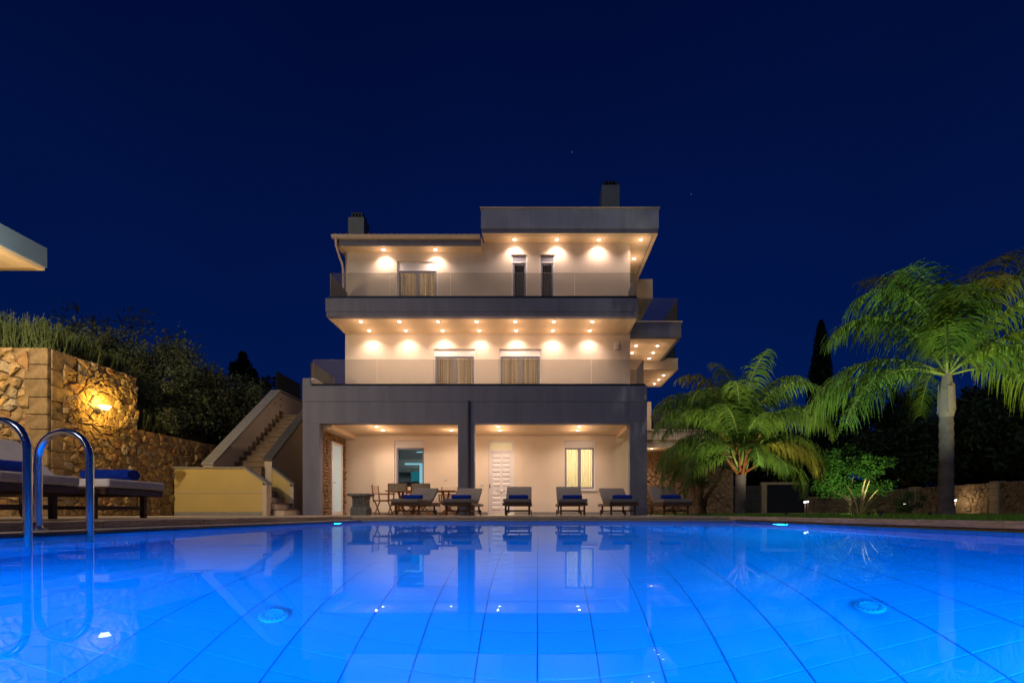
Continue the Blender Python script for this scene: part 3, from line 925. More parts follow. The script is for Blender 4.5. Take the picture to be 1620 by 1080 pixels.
# ================================================================ STONE WALLS
def clip_poly(poly, px, py, nx, ny):
    out = []
    for i in range(len(poly)):
        a, b = poly[i], poly[(i+1) % len(poly)]
        da = (a[0]-px)*nx+(a[1]-py)*ny; db = (b[0]-px)*nx+(b[1]-py)*ny
        if da <= 0: out.append(a)
        if (da < 0 < db) or (db < 0 < da):
            t = da/(da-db); out.append((a[0]+(b[0]-a[0])*t, a[1]+(b[1]-a[1])*t))
    return out

def rubble(parent, o, U, L, H, N, size, m, aspect=1.0, depth=.05, gap=.012, limit=300, join=None):
    """irregular stones filling an L x H face; each stone its own mesh"""
    o = Vector(o); U = Vector(U); N = Vector(N); Z = Vector((0,0,1))
    nx_, nz_ = max(1, round(L/(size*aspect))), max(1, round(H/size))
    dx, dz = L/nx_, H/nz_
    pts = {}
    for i in range(nx_):
        for j in range(nz_):
            pts[i, j] = ((i+.5+(.25 if j % 2 else -.25)+random.uniform(-.33,.33))*dx, (j+.5+random.uniform(-.33,.33))*dz)
    cnt = 0
    for key in list(pts):
        if random.random() < .17: del pts[key]
    for (i, j), (px, py) in pts.items():
        poly = [(0,0),(L,0),(L,H),(0,H)]
        for a in range(-2, 3):
            for b in range(-2, 3):
                q = pts.get((i+a, j+b))
                if q is None or (a == 0 and b == 0): continue
                ddx, ddy = q[0]-px, q[1]-py
                d = math.hypot(ddx, ddy)
                poly = clip_poly(poly, px+ddx/2-ddx/d*gap/2, py+ddy/2-ddy/d*gap/2, ddx, ddy)
                if len(poly) < 3: break
            if len(poly) < 3: break
        if len(poly) < 3: continue
        rough = []
        for q_, r__ in zip(poly, poly[1:]+poly[:1]):
            rough.append(q_)
            el = math.hypot(r__[0]-q_[0], r__[1]-q_[1])
            if el > .07:
                t_ = random.uniform(.35,.65); am = min(.016, el*.10)
                rough.append((q_[0]+(r__[0]-q_[0])*t_+random.uniform(-am,am*.6), q_[1]+(r__[1]-q_[1])*t_+random.uniform(-am,am*.6)))
        poly = [(min(max(a_, 0), L), min(max(b_, 0), H)) for a_, b_ in rough]
        # drop very short edges
        pp = []
        for q in poly:
            if not pp or math.hypot(q[0]-pp[-1][0], q[1]-pp[-1][1]) > .012: pp.append(q)
        if len(pp) > 3 and math.hypot(pp[0][0]-pp[-1][0], pp[0][1]-pp[-1][1]) < .012: pp.pop()
        if len(pp) < 3: continue
        cx = sum(q[0] for q in pp)/len(pp); cy = sum(q[1] for q in pp)/len(pp)
        k = len(pp); dep = depth*random.uniform(.35, 1.35)
        tilt = (random.uniform(-.12,.12), random.uniform(-.12,.12))
        vs_ = []
        for s_, h in ((1,-.01),(.96,dep*.7),(.70,dep)):
            for q in pp:
                u_, v_ = (q[0]-cx)*s_, (q[1]-cy)*s_
                hh_ = h + (tilt[0]*u_+tilt[1]*v_)*(1 if h > 0 else 0) + (random.uniform(-.28,.28)*dep if h > 0 else 0)
                vs_.append(U*u_+Z*v_+N*hh_)
        vs_.append(N*(dep*random.uniform(.85,1.15)))
        fs = []
        for r0 in range(2):
            for a in range(k):
                b = (a+1) % k
                fs.append((r0*k+a, r0*k+b, (r0+1)*k+b, (r0+1)*k+a))
        for a in range(k): fs.append((2*k+a, 2*k+(a+1) % k, 3*k))
        c = o+U*cx+Z*cy
        if join is not None:
            join.add([v+c for v in vs_], fs)
        else:
            s = MB().add(vs_, fs).build('stone', random.choice((m, m, m, m, m, m, M['stone_grey'], M['stone_red'])), parent, fix=False)
            s.location = c
        cnt += 1
    return cnt

def quoins(parent, o, U, N, widths, H, m, rowh=.30):
    o = Vector(o); U = Vector(U); N = Vector(N)
    z = 0; k = 0
    while z < H-.05:
        h = min(rowh*random.uniform(.85,1.15), H-z)
        if H-z-h < .12: h = H-z
        w = widths[k % 2]
        a = o+U*.004; b = o+U*(w-.006)
        s = MB()
        mid = (a+b)/2 + Vector((0,0,z+h/2))
        s.bar(a-mid+Vector((0,0,z+h/2))+N*.0, b-mid+Vector((0,0,z+h/2))+N*.0, .07+random.uniform(-.01,.015), h-.012)
        ob = s.build('quoin', m, parent, bevel=.012); ob.location = mid
        z += h; k += 1

rw = empty('retaining_wall', (0,0,0), 0, 'tall golden rubble stone retaining wall with sawn corner blocks behind the left loungers', 'wall')
WX = -9.57
TOPA = 3.40
wb_ = MB()
wb_.box(-14, WX-.03, 8.93, 9.3, DZ, TOPA-.02)
wb_.box(-10.0, WX-.03, 9.302, 10.88, DZ, TOPA-.02)
wb_.build('wall_core', M['mortar'], rw)
rubble(rw, (WX-.35, 8.93, DZ), (-1,0,0), 2.4, TOPA-DZ, (0,-1,0), .155, M['stone'], 1.35, .06, .008)
quoins(rw, (WX+.0, 8.93, DZ), (-1,0,0), (0,-1,0), (.46, .46), TOPA-DZ, M['quoin'], .33)
quoins(rw, (WX-.02, 8.96, DZ), (0,1,0), (1,0,0), (.22, .42), TOPA-DZ, M['quoin'], .33)
rubble(rw, (WX-.03, 9.17, DZ), (0,1,0), 1.71, TOPA-DZ, (1,0,0), .135, M['stone'], 1.3, .06, .007)
lw2 = empty('lower_retaining_wall', (0,0,0), 0, 'lower golden rubble stone wall running back towards the staircase', 'wall')
MB().box(-10.0, WX-.05, 10.9, 17, DZ, 2.18).build('wall_core', M['mortar'], lw2)
rubble(lw2, (WX-.05, 10.9, DZ), (0,1,0), 5.2, 2.08, (1,0,0), .15, M['stone'], 1.4, .05, .007)
# raised ground behind the walls
hs = MB()
hs.add([(-60,9.0,3.3),(-9.95,9.0,3.3),(-9.95,10.9,3.3),(-60,10.9,3.3)], [(0,1,2,3)])
hs.add([(-60,10.9,3.3),(-11.0,10.9,3.2),(-9.95,11.2,2.12),(-9.95,17,2.12),(-10.5,40,1.5),(-60,60,4)], [(0,1,2,3,4,5)])
tag(hs.build('hillside', M['earth'], fix=False), kind='structure')

# stone wall behind the villa's right side, under the side terrace
sw = empty('side_stone_wall', (0,0,0), 0, 'brown rubble wall lit by one ceiling lamp right of the villa columns', 'wall')
MB().box(3.2, 8.2, 19.05, 19.3, .1, 2.71).build('wall_core', M['mortar'], sw)
j_ = MB()
rubble(sw, (3.3, 19.05, DZ), (1,0,0), 4.9, 2.62, (0,-1,0), .17, None, 1.3, .05, join=j_)
tag(j_.build('stone', M['cladstone'], sw, fix=False), kind='stuff')

# garden boundary wall on the right
gw = empty('garden_wall', (0,0,0), 0, 'long brown stone garden wall with pale piers behind the right palm', 'wall')
GX = 16.7
MB().box(GX+.0, GX+.3, 12.5, 24.0, .05, 1.26).build('wall_core', M['mortar'], gw)
j_ = MB()
rubble(gw, (GX, 12.5, .06), (0,1,0), 11.4, 1.22, (-1,0,0), .17, None, 1.2, .04, join=j_)
tag(j_.build('stone', M['gardenstone'], gw, fix=False), kind='stuff')
for yy in (13.2, 16.55, 20.2, 23.6):
    p = MB()
    for kk in range(5):
        p.box(GX-.10, GX+.2, yy-.17, yy+.17, .06+.255*kk, .06+.255*(kk+1)-.012)
    p.build('pier', M['pier'], gw, bevel=.01)
bw = empty('rear_garden_wall', (0,0,0), 0, 'low dark stone wall at the back of the garden beside the gate', 'wall')
MB().box(14.6, GX-.2, 24.05, 24.35, .05, 1.04).build('wall_core', M['mortar'], bw)
j_ = MB()
rubble(bw, (14.6, 24.05, .06), (1,0,0), 1.9, .98, (0,-1,0), .2, None, 1.2, .04, join=j_)
rubble(bw, (12.9, 24.05, .06), (1,0,0), 1.7, .98, (0,-1,0), .2, None, 1.2, .04, join=j_)
tag(j_.build('stone', M['gardenstone'], bw, fix=False), kind='stuff')
# gate and shed wall
sg = empty('garden_gate', (0,0,0), 0, 'dark garden gate between a pale post and a lintel behind the left palm', 'gate')
box('post', 10.55, 10.80, 21.4, 21.6, .06, 1.5, M['pier'], sg)
box('lintel', 10.55, 12.7, 21.42, 21.58, 1.502, 1.62, M['pier'], sg)
box('door_board', 10.82, 12.6, 21.5, 21.54, .08, 1.49, M['black'], sg)
box('post', 12.62, 12.75, 21.4, 21.6, .06, 1.5, M['cabinet'], sg)
gwl = box('grey_garden_wall', 8.4, 10.5, 21.45, 21.65, .05, 1.45, mat('grey plaster', (.05,.042,.035), .9, .2, 2, .4))
tag(gwl, 'dark grey plastered wall left of the garden gate', 'wall')
MB().tube([(9.6,21.3,.90),(10.5,21.3,.90)], .018, 8).build('handrail', M['steel'], gwl, smooth=True)
box('garden_step', 8.6, 12.6, 20.6, 21.3, .06, .17, M['pier'], sg)

# ================================================================ WALL SCONCE, GARDEN LAMPS
def sconce(loc, rz, label, en):
    s = empty('wall_lamp', loc, rz, label, 'wall lamp', 'yellow sconces on the stone retaining wall')
    # faces local +x
    MB().lathe([(.035,0),(.055,.01),(.05,.02),(.02,.03)], 14).build('wall_plate', M['black'], s).rotation_euler = (0, R(90), 0)
    a = MB()
    a.tube([(0,0,-.02),(.05,0,-.06),(.11,0,-.07),(.15,0,-.04),(.15,0,.02)], .009, 8)
    a.tube([(.15,-.07,-.03),(.15,.07,-.03)], .006, 6); a.tube([(.0,0,-.10),(.05,0,-.12),(.12,0,-.07)], .006, 6)
    a.lathe([(.012,-.02),(.045,.0),(.05,.015),(.02,.02)], 14, (.15,0,.02))
    a.build('bracket', M['black'], s, smooth=True)
    MB().lathe([(.04,.03),(.065,.05),(.085,.09),(.11,.125),(.10,.125),(.075,.09),(.05,.05)], 20, (.15,0,.0)).build('shade', M['bulb_wall'], s, smooth=True)
    lamp('POINT', (.16, 0, .17), en, (1, .60, .10), s, .05)
    lamp('POINT', (.22, 0, -.05), en*.55, (1, .60, .10), s, .05)
sconce((WX+.06, 9.85, 2.36), 0, 'glowing yellow wall lamp on black bracket on the tall stone wall', 48)
sconce((-11.05, 8.85, 2.35), R(-90), 'glowing yellow wall lamp farthest left on the stone wall face', 48)

def bollard(x, y, label, z=.55, en=4, wall=False):
    g_ = empty('garden_lamp', (x, y, .08), 0, label, 'garden lamp', 'small white garden lamps along the lawn')
    MB().lathe([(.05,0),(.05,.012),(.022,.02),(.022,z-.10)], 12).build('stem', M['bark'], g_, smooth=True)
    MB().lathe([(.018,z-.06),(.036,z-.055),(.038,z-.02),(.032,z)], 14).build('housing', M['bulb_white'], g_, smooth=True)
    MB().lathe([(.0,z+.03),(.065,z+.015),(.065,z+.002),(.0,z+.001)], 14).build('lamp_cap', M['cap'], g_, smooth=True)
    lamp('POINT', (0, -.12, z-.05), en, (1, .80, .55), g_, .05)
bollard(10.0, 17.0, 'small garden lamp right of the gate, leftmost of the lawn lamps', .52, 2.5)
bollard(12.0, 20.2, 'small garden lamp before the low wall left of the striped plant', .62, 3)
bollard(14.2, 17.6, 'small garden lamp half behind the round green bush', .48, 9)
bollard(16.25, 17.7, 'small garden lamp close to the stone wall beside the right palm trunk', .60, 14)

# ================================================================ LEFT PAVILION (roof corner at the picture edge)
pv = empty('pool_pavilion', (0,0,0), 0, 'flat roofed pool pavilion whose roof corner, tinted with blue glow, juts in at far left', 'pavilion')
box('roof_fascia', -9.62, -9.47, 4.0, 8.8, 4.90, 5.28, mat('grey paint tinted by blue glow', (.13,.22,.36), .7, .05, 2), pv, bevel=.006)  # blue glow falling on this face is put into its colour
box('roof_slab', -14.5, -9.64, 4.0, 8.8, 4.90, 5.28, M['fascia'], pv)
box('roof_trim', -14.5, -9.50, 4.0, 8.78, 4.84, 4.898, M['soffit'], pv)
box('soffit_board', -14.4, -9.62, 4.1, 8.66, 4.825, 4.838, M['soffit'], pv)
box('wall', -14.4, -12.6, 4.1, 8.6, DZ, 4.82, M['wall'], pv)
for yy in (5.2, 7.2):
    ceiling_spot(-10.6, yy, 4.825, 55, 150, .6, pv)

fl_ = MB().bar((-9.47, 6.2, 4.70), (-9.30, 6.27, 4.64), .14, .14).build('fill_floodlight', M['black'], pv)  # unseen fixture added to brighten the stair wall and shrubs
lamp('SPOT', (-9.25, 6.3, 4.60), 760, (1, .80, .50), pv, .06, 130, .7, Vector((.3, 6, -1.3)).to_track_quat('-Z','Y').to_euler())
# a lamp post added out of view behind the camera for warm fill
lp = empty('fill_lamp_post', (-4.6, -1.7, DZ), 0, 'unseen black lamp post with a round globe, added as fill behind the near pool edge', 'lamp post')
MB().lathe([(.12,0),(.12,.03),(.05,.06),(.04,2.6),(.06,2.62),(.09,2.66)], 16).build('post', M['black'], lp, smooth=True)
MB().lathe([(.0,2.66),(.09,2.68),(.15,2.76),(.17,2.86),(.13,2.97),(.0,3.02)], 20).build('globe', M['bulb_wall'], lp, smooth=True)
lamp('POINT', (0, 0, 3.15), 640, (1, .74, .52), lp, .15)
# ================================================================ POOL LADDER
ld = empty('pool_ladder', (0,0,0), 0, 'polished steel pool ladder with two looped handrails at the left pool edge', 'ladder')
def rail(y):
    pts = []
    xp, xd, r_ = -3.46, -3.86, .20
    cz = .60
    pts.append((xp, y, -1.1)); pts.append((xp, y, -.3)); pts.append((xp, y, .2)); pts.append((xp, y, cz))
    for k in range(1, 12):
        a = math.pi*k/12
        pts.append(((xp+xd)/2+r_*math.cos(a), y - .0*k, cz+r_*math.sin(a)))
    pts.append((xd, y, cz)); pts.append((xd, y, .3)); pts.append((xd, y, .045))
    return pts
for y in (3.52, 3.09):
    MB().tube(rail(y), .0245, 20).build('handrail', M['steel'], ld, smooth=True)
    MB().lathe([(.055,.036),(.055,.046),(.03,.056),(.027,.07)], 20, (-3.86, y, 0)).build('flange', M['steel'], ld, smooth=True)
for z in (-.10, -.36, -.62, -.88):
    box('tread', -3.50, -3.42, 3.115, 3.495, z-.012, z+.012, M['steel'], ld, bevel=.004)

# ================================================================ SUN LOUNGERS
def make_lounger(label, cm, group, back=45, wood='wood', L=.69):
    """foot end at local y=0 (towards -y), head at y=1.95; seat top .40"""
    t = empty('sun_lounger', (0,0,0), 0, label, 'sun lounger', group)
    W = .33
    for s_ in (-1, 1):
        MB().box(s_*W-.022, s_*W+.022, .03, 1.92, .245, .315).build('side_rail', M[wood], t, bevel=.012)
    for y in (.04, 1.90):
        MB().box(-W+.023, W-.023, y-.015, y+.015, .25, .31).build('end_rail', M[wood], t, bevel=.004)
    for s_ in (-1, 1):
        MB().bar((s_*(W-.045), .20, .01), (s_*(W-.045), .20, .245), .045, .045).build('leg', M[wood], t, bevel=.004)
        lg_ = MB().bar((s_*(W-.045), 1.55, .06), (s_*(W-.045), 1.55, .245), .045, .045).build('leg', M[wood], t, bevel=.004)
        MB().tube([(s_*(W+.0)-.015, 1.55, .075), (s_*(W+.0)+.015, 1.55, .075)], .075, 18).build('wheel', M[wood], lg_, smooth=True)
        MB().bar((s_*(W-.045), .223, .12), (s_*(W-.045), 1.527, .12), .025, .03).build('stretcher', M[wood], t)
    MB().box(-W+.069, W-.069, .19, .215, .10, .14).build('stretcher', M[wood], t)
    MB().box(-W+.069, W-.069, 1.54, 1.565, .10, .14).build('stretcher', M[wood], t)
    for k in range(11):
        yy = .09+k*.095
        MB().box(-W+.024, W-.024, yy, yy+.06, .300, .318).build('slat', M[wood], t)
    a = R(back); hy, hz = 1.18, .318
    bf = MB()
    for s_ in (-1, 1):
        bf.bar((s_*(W-.05), hy, hz), (s_*(W-.05), hy+L*math.cos(a), hz+L*math.sin(a)), .035, .03)
    for k in range(7):
        q = .06+k*.105
        c = Vector((0, hy+q*math.cos(a), hz+q*math.sin(a)))
        bf.bar(c-Vector((W-.05,0,0)), c+Vector((W-.05,0,0)), .06, .014, up=(0,-math.sin(a),math.cos(a)))
    bf.bar((0, hy+.45*math.cos(a), hz+.45*math.sin(a)), (0, hy+.62, .26), .03, .03)
    bf.build('backrest_frame', M[wood], t)
    m1 = MB().box(-W-.01, W+.01, .0, hy-.01, .320, .405).build('mattress', M[cm], t, bevel=.022)
    m1.modifiers['bevel'].segments = 3
    # head cushion
    b = MB()
    up = Vector((0,-math.sin(a),math.cos(a))); al = Vector((0, math.cos(a), math.sin(a)))
    base = Vector((0,hy+.0,hz+.012))+up*.045
    b.bar(base+al*.03, base+al*(L+.04), 2*W+.02, .085, up=up)
    m2 = b.build('head_cushion', M[cm], t, bevel=.022); m2.modifiers['bevel'].segments = 3
    return t

def make_towel(label, group, L=.48):
    t = MB()
    # flattened roll with spiral ends
    n_ = 26; prof = []
    for k in range(n_):
        a = 2*math.pi*k/n_
        prof.append((math.cos(a)*.080, .062+math.sin(a)*.060))
    segs = 9
    vs_, fs = [], []
    for i in range(segs+1):
        x = -L/2+L*i/segs
        s_ = 1.0 if 0 < i < segs else .90
        for (p, q) in prof:
            vs_.append((x, p*s_*(1+.03*math.sin(i*2.1)), .062+(q-.062)*s_))
    for i in range(segs):
        for k in range(n_):
            k2 = (k+1) % n_
            fs.append((i*n_+k, i*n_+k2, (i+1)*n_+k2, (i+1)*n_+k))
    t.add(vs_, fs)
    # rolled layers showing at the ends
    for x in (-L/2, L/2):
        sg_ = 1 if x > 0 else -1
        for r_ in (.92, .66, .40, .15):
            ring_ = [(x+sg_*(.002 if r_ in (.92,.40) else -.008), p*r_*.9, .062+(q-.062)*r_*.9) for (p, q) in prof]
            t.add(ring_ + [(x, 0, .062)], [(k, (k+1) % n_, n_) for k in range(n_)])
    # the loose flap
    fl_ = [(-.0805+.0*k, .03+.03*k) for k in range(1)]
    arc = [(math.cos(a)*.083, .062+math.sin(a)*.063) for a in (3.6, 3.3, 3.0, 2.7, 2.4)]
    vs_ = []
    for (p, q) in arc: vs_ += [(-L/2+.006, p, q), (L/2-.006, p, q)]
    t.add(vs_, [(2*k, 2*k+1, 2*k+3, 2*k+2) for k in range(4)])
    o = t.build('rolled_towel', M['towel'], None, smooth=True)
    return tag(o, label, 'towel', group)

G1 = 'sun loungers standing in a row along the far pool edge'
GT = 'rolled blue towels on the sun loungers'
proto = make_lounger('grey cushioned sun lounger in front of the dining table, leftmost of the row', 'cushion', G1, 29)
tw = make_towel('rolled blue towel on the leftmost lounger of the far row', GT)
LY = 10.85
spots = [(-3.17, 'grey cushioned sun lounger in front of the dining table, leftmost of the row', 'rolled blue towel on the leftmost lounger of the far row'),
         (-1.93, 'grey cushioned sun lounger in front of the middle porch column', 'rolled blue towel on the lounger in front of the middle column'),
         (-.48, 'grey cushioned sun lounger in front of the white entrance door', 'rolled blue towel on the lounger in front of the white door'),
         (.86, 'grey cushioned sun lounger in front of the yellow lit window', 'rolled blue towel on the lounger in front of the yellow window'),
         (2.08, 'grey cushioned sun lounger by the right porch column', 'rolled blue towel on the lounger by the right column'),
         (3.37, 'grey cushioned sun lounger beyond the porch corner, rightmost of the row', 'rolled blue towel on the rightmost lounger of the far row')]
for i, (x, la, lb) in enumerate(spots):
    if i == 2: proto_b = c = make_lounger(la, 'cushion', G1, 33)
    else: c = proto if i == 0 else copy_tree(proto_b if i in (3, 5) else proto)
    c.location = (x, LY+random.uniform(-.04,.04), DZ+.003)
    c.rotation_euler = (0, 0, R([-3, -2, .5, 0, 1, -2][i]))
    c['label'] = la
    q = tw if i == 0 else tw.copy()
    if i: COL.objects.link(q)
    q['label'] = lb
    q.location = (x+random.uniform(-.03,.03)+[.02,.0,.0,.03,.05,-.03][i], LY+.62, DZ+.407)
    q.rotation_euler = (0, 0, R(random.uniform(-4,4)))
G2 = 'pale cushioned loungers on the left deck'
near_l = make_lounger('pale cushioned wooden lounger on the left deck, nearest the camera behind the ladder', 'cushion_w', G2, 42)
near_l.location = (-4.27, 3.93, DZ+.003); near_l.rotation_euler = (0, 0, R(92))
far_l = copy_tree(near_l)
far_l['label'] = 'pale cushioned wooden lounger on the left deck, farther one before the stone wall'
far_l.location = (-4.20, 4.80, DZ+.003); far_l.rotation_euler = (0, 0, R(90))
t2 = tw.copy(); COL.objects.link(t2); t2['label'] = 'rolled blue towel on the nearer left deck lounger behind the handrail'
t2.location = (-4.62, 3.90, DZ+.407); t2.rotation_euler = (0, 0, R(80))
t3 = tw.copy(); COL.objects.link(t3); t3['label'] = 'rolled blue towel on the farther left deck lounger before the stone wall'
t3.location = (-4.50, 4.80, DZ+.407); t3.rotation_euler = (0, 0, R(4))

# ================================================================ DINING SET
tt = empty('dining_table', (-3.50, 14.0, DZ), 0, 'reddish teak dining table on the porch between folding chairs', 'table')
MB().box(-1.05, 1.05, -.42, .42, .715, .75).build('table_top', M['wood_red'], tt, bevel=.006)
for s_ in (-1, 1):
    MB().bar((s_*.72, -.33, .012), (s_*.72, .33, .70), .05, .06).build('leg', M['wood_red'], tt)
    MB().bar((s_*.67, .33, .012), (s_*.67, -.33, .70), .05, .06).build('leg', M['wood_red'], tt)
MB().bar((-.69,0,.36), (.69,0,.36), .04, .05).build('stretcher', M['wood_red'], tt)
def make_chair(label, cv, group):
    t = empty('folding_chair', (0,0,0), 0, label, 'chair', group)
    wd = M['wood_red']
    for s_ in (-1, 1):       # faces -y; crossed legs in the side planes seen from the front
        MB().bar((s_*.24,-.20,.01), (s_*-.22,-.20,.44), .03, .03).build('leg', wd, t)
        MB().bar((s_*.24,.20,.01), (s_*-.22,.20,.44), .03, .03).build('leg', wd, t)
        MB().bar((s_*.26,-.22,.44), (s_*.26,-.22,.64), .03, .03).build('arm_post', wd, t)
        MB().bar((s_*.26,.22,.40), (s_*.26,.27,.92), .032, .032).build('back_post', wd, t)
        MB().box(s_*.26-.03, s_*.26+.03, -.26, .24, .64, .662).build('armrest', wd, t)
        MB().bar((s_*.25,-.22,.445), (s_*.25,.22,.445), .03, .035).build('seat_rail', wd, t)
        MB().bar((s_*.24,-.21,.03), (s_*.24,.21,.03), .03, .03).build('foot_rail', wd, t)
    n_ = 10; b = MB(); vs_ = []
    for i in range(n_+1):
        x = -.25+.5*i/n_; sag = -.03*math.sin(math.pi*i/n_)
        vs_ += [(x,-.21,.465+sag),(x,.20,.465+sag),(x,-.21,.457+sag),(x,.20,.457+sag)]
    fs = []
    for i in range(n_):
        a, c = 4*i, 4*i+4
        fs += [(a,c,c+1,a+1),(a+2,a+3,c+3,c+2),(a,a+2,c+2,c),(a+1,c+1,c+3,a+3)]
    b.add(vs_, fs); b.build('seat', M[cv], t, smooth=True, fix=False)
    b = MB(); vs_ = []
    for i in range(n_+1):
        x = -.28+.56*i/n_; sag = .03*math.sin(math.pi*i/n_)
        vs_ += [(x,.245+sag,.70),(x,.265+sag,.92),(x,.253+sag,.70),(x,.273+sag,.92)]
    b.add(vs_, fs); b.build('backrest', M[cv], t, smooth=True, fix=False)
    return t
GC = 'folding canvas chairs around the porch table'
c0 = make_chair('cream canvas folding chair at the left end of the porch table', 'canvas', GC)
c0.location = (-4.72, 14.0, DZ); c0.rotation_euler = (0, 0, R(90))
def chair(x, y, rz, label, src=c0):
    c = copy_tree(src); c.location = (x, y, DZ); c.rotation_euler = (0, 0, R(rz)); c['label'] = label
c1 = make_chair('taupe canvas folding chair with its back to the pool, left one', 'canvas_t', GC)
c1.location = (-4.02, 13.35, DZ); c1.rotation_euler = (0, 0, R(180))
chair(-3.36, 13.35, 180, 'taupe canvas folding chair with its back to the pool, right one', c1)
chair(-4.0, 14.62, 0, 'cream canvas folding chair on the wall side of the table, left one')
chair(-2.85, 14.62, 2, 'cream canvas folding chair on the wall side of the table, right one')

# stone pedestal
pd = empty('stone_pedestal', (-4.88, 12.6, DZ), 0, 'grey stone pedestal table with a square top left of the dining set', 'pedestal')
MB().box(-.28, .28, -.27, .27, .53, .60).build('top_slab', M['granite'], pd, bevel=.01)
b = MB()
prof = [(.215,.0),(.225,.16),(.205,.22),(.18,.27),(.18,.44),(.20,.528)]
for k in range(len(prof)-1):
    (w0, h0), (w1, h1) = prof[k], prof[k+1]
    b.add([(-w0,-w0*.9,h0),(w0,-w0*.9,h0),(w0,w0*.9,h0),(-w0,w0*.9,h0),(-w1,-w1*.9,h1),(w1,-w1*.9,h1),(w1,w1*.9,h1),(-w1,w1*.9,h1)],
          [(0,1,5,4),(1,2,6,5),(2,3,7,6),(3,0,4,7)])
b.build('base', M['granite'], pd)
fl = MB()
for k in range(5): fl.box(-.14+k*.062, -.11+k*.062, -.190, -.15, .02, .50)
fl.build('flute', M['granite'], pd)
# ================================================================ VEGETATION
def leaf_quads(C, size, up_bias=0., aspect=.45, D=None):
    """one diamond leaf per centre"""
    n_ = len(C)
    d = rng.normal(size=(n_,3)) if D is None else D
    d[:,2] += up_bias
    d /= np.linalg.norm(d, axis=1, keepdims=True)+1e-9
    r_ = rng.normal(size=(n_,3))
    s = np.cross(d, r_); s /= np.linalg.norm(s, axis=1, keepdims=True)+1e-9
    L = (size*(.6+.8*rng.random(n_)))[:,None]
    W = L*aspect
    V = np.empty((n_,4,3), dtype=np.float32)
    V[:,0] = C-d*L/2; V[:,1] = C+s*W/2; V[:,2] = C+d*L/2; V[:,3] = C-s*W/2
    return V.reshape(-1,3), np.arange(n_*4).reshape(-1,4)

def cloud(centre, rad, nclump, nleaf, spread, flat_bottom=True):
    """leaf centres gathered in clumps near an ellipsoid's surface"""
    c = np.array(centre); r_ = np.array(rad)
    P = rng.normal(size=(nclump,3)); P /= np.linalg.norm(P, axis=1, keepdims=True)
    P *= (.45+.6*rng.random(nclump))[:,None]
    if flat_bottom: P[:,2] = np.where(P[:,2] < -.5, P[:,2]*.5, P[:,2])
    idx = rng.integers(0, nclump, nleaf)
    sp = spread*(.5+rng.random(nclump))
    Q = P[idx] + np.clip(rng.normal(size=(nleaf,3)),-1.7,1.7)*sp[idx][:,None]
    return c + Q*r_

def shrub(name, label, cat, base, rad, m, nleaf=5000, size=.07, nclump=40, spread=.14, group=None, trunk=True, cz=None, up=.3, th=.05, aspect=.45):
    t = empty(name, base, 0, label, cat, group)
    cz = cz if cz is not None else rad[2]*.95
    C = cloud((0,0,cz), rad, nclump, nleaf, spread)
    C[:,2] = np.maximum(C[:,2], .02)
    V, F = leaf_quads(C, size, up, aspect)
    fast_mesh('crown', V, F, m, t)
    if trunk:
        b = MB()
        b.tube([(0,0,0),(th*.6,0,cz*.4),(0,th,cz*.8)], [th, th*.8, th*.4], 9)
        for k in range(6):
            a = k*1.05+random.uniform(-.3,.3)
            b.tube([(0,0,cz*.25+.06*k*cz), (math.cos(a)*rad[0]*.35, math.sin(a)*rad[1]*.35, cz*.7+.1*k*cz*.3), (math.cos(a)*rad[0]*.7, math.sin(a)*rad[1]*.7, cz*(.9+.25*random.random()))], [th*.5, th*.35, th*.12], 6)
        b.build('trunk', M['bark'], t, smooth=True)
    return t

# rosemary along the top of the tall wall: upright spiky shoots
def rosemary(label, x0, x1, y0, y1, zb, h0, h1, n_):
    t = empty('rosemary_bush', ((x0+x1)/2, (y0+y1)/2, zb), 0, label, 'bush', 'rosemary bushes on the stone wall')
    cx, cy = (x0+x1)/2, (y0+y1)/2
    VV = []; FF = []; off = 0
    sh = MB()
    for k in range(n_):
        x = random.uniform(x0, x1)-cx; y = random.uniform(y0, y1)-cy
        h = random.uniform(h0, h1)*(1-.35*abs(2*x/(x1-x0)))
        lean = Vector((random.gauss(0,.22)+.12, random.gauss(0,.18)-.12, 1)).normalized()
        p0 = Vector((x, y, 0)); p1 = p0+lean*h*.5; p2 = p1+(lean+Vector((.05*random.gauss(0,1),0,.35))).normalized()*h*.5
        sh.tube([p0, p1, p2], [.008, .006, .003], 4, cap=False)
        m_ = int(h/.014)
        tt_ = rng.random(m_)*.92+.08
        P = np.where(tt_[:,None] < .5, np.array(p0)+(np.array(p1)-np.array(p0))*(tt_[:,None]*2), np.array(p1)+(np.array(p2)-np.array(p1))*(tt_[:,None]*2-1))
        D = rng.normal(size=(m_,3))*.55; D[:,2] += .8
        V, F = leaf_quads(P+D*.012, .055, 0, .16, D)
        VV.append(V); FF.append(F+off); off += len(V)
    fast_mesh('foliage', np.concatenate(VV), np.concatenate(FF), M['rosemary'], t)
    sh.build('stem', M['rosemary'], t, fix=False)
rosemary('dense rosemary bush on the wall top at the left picture edge', -11.6, -10.3, 8.95, 10.2, 3.35, .55, 1.1, 420)
rosemary('rosemary bush on the wall top above the sawn corner blocks', -10.7, -9.62, 8.95, 10.0, 3.35, .5, .85, 420)
rosemary('rosemary bush on the wall top above the glowing lamp', -10.6, -9.62, 9.7, 10.9, 3.3, .45, .75, 420)
rosemary('small rosemary bush at the step between the tall and the low stone wall', -10.3, -9.62, 10.9, 11.8, 2.15, .45, .8, 200)

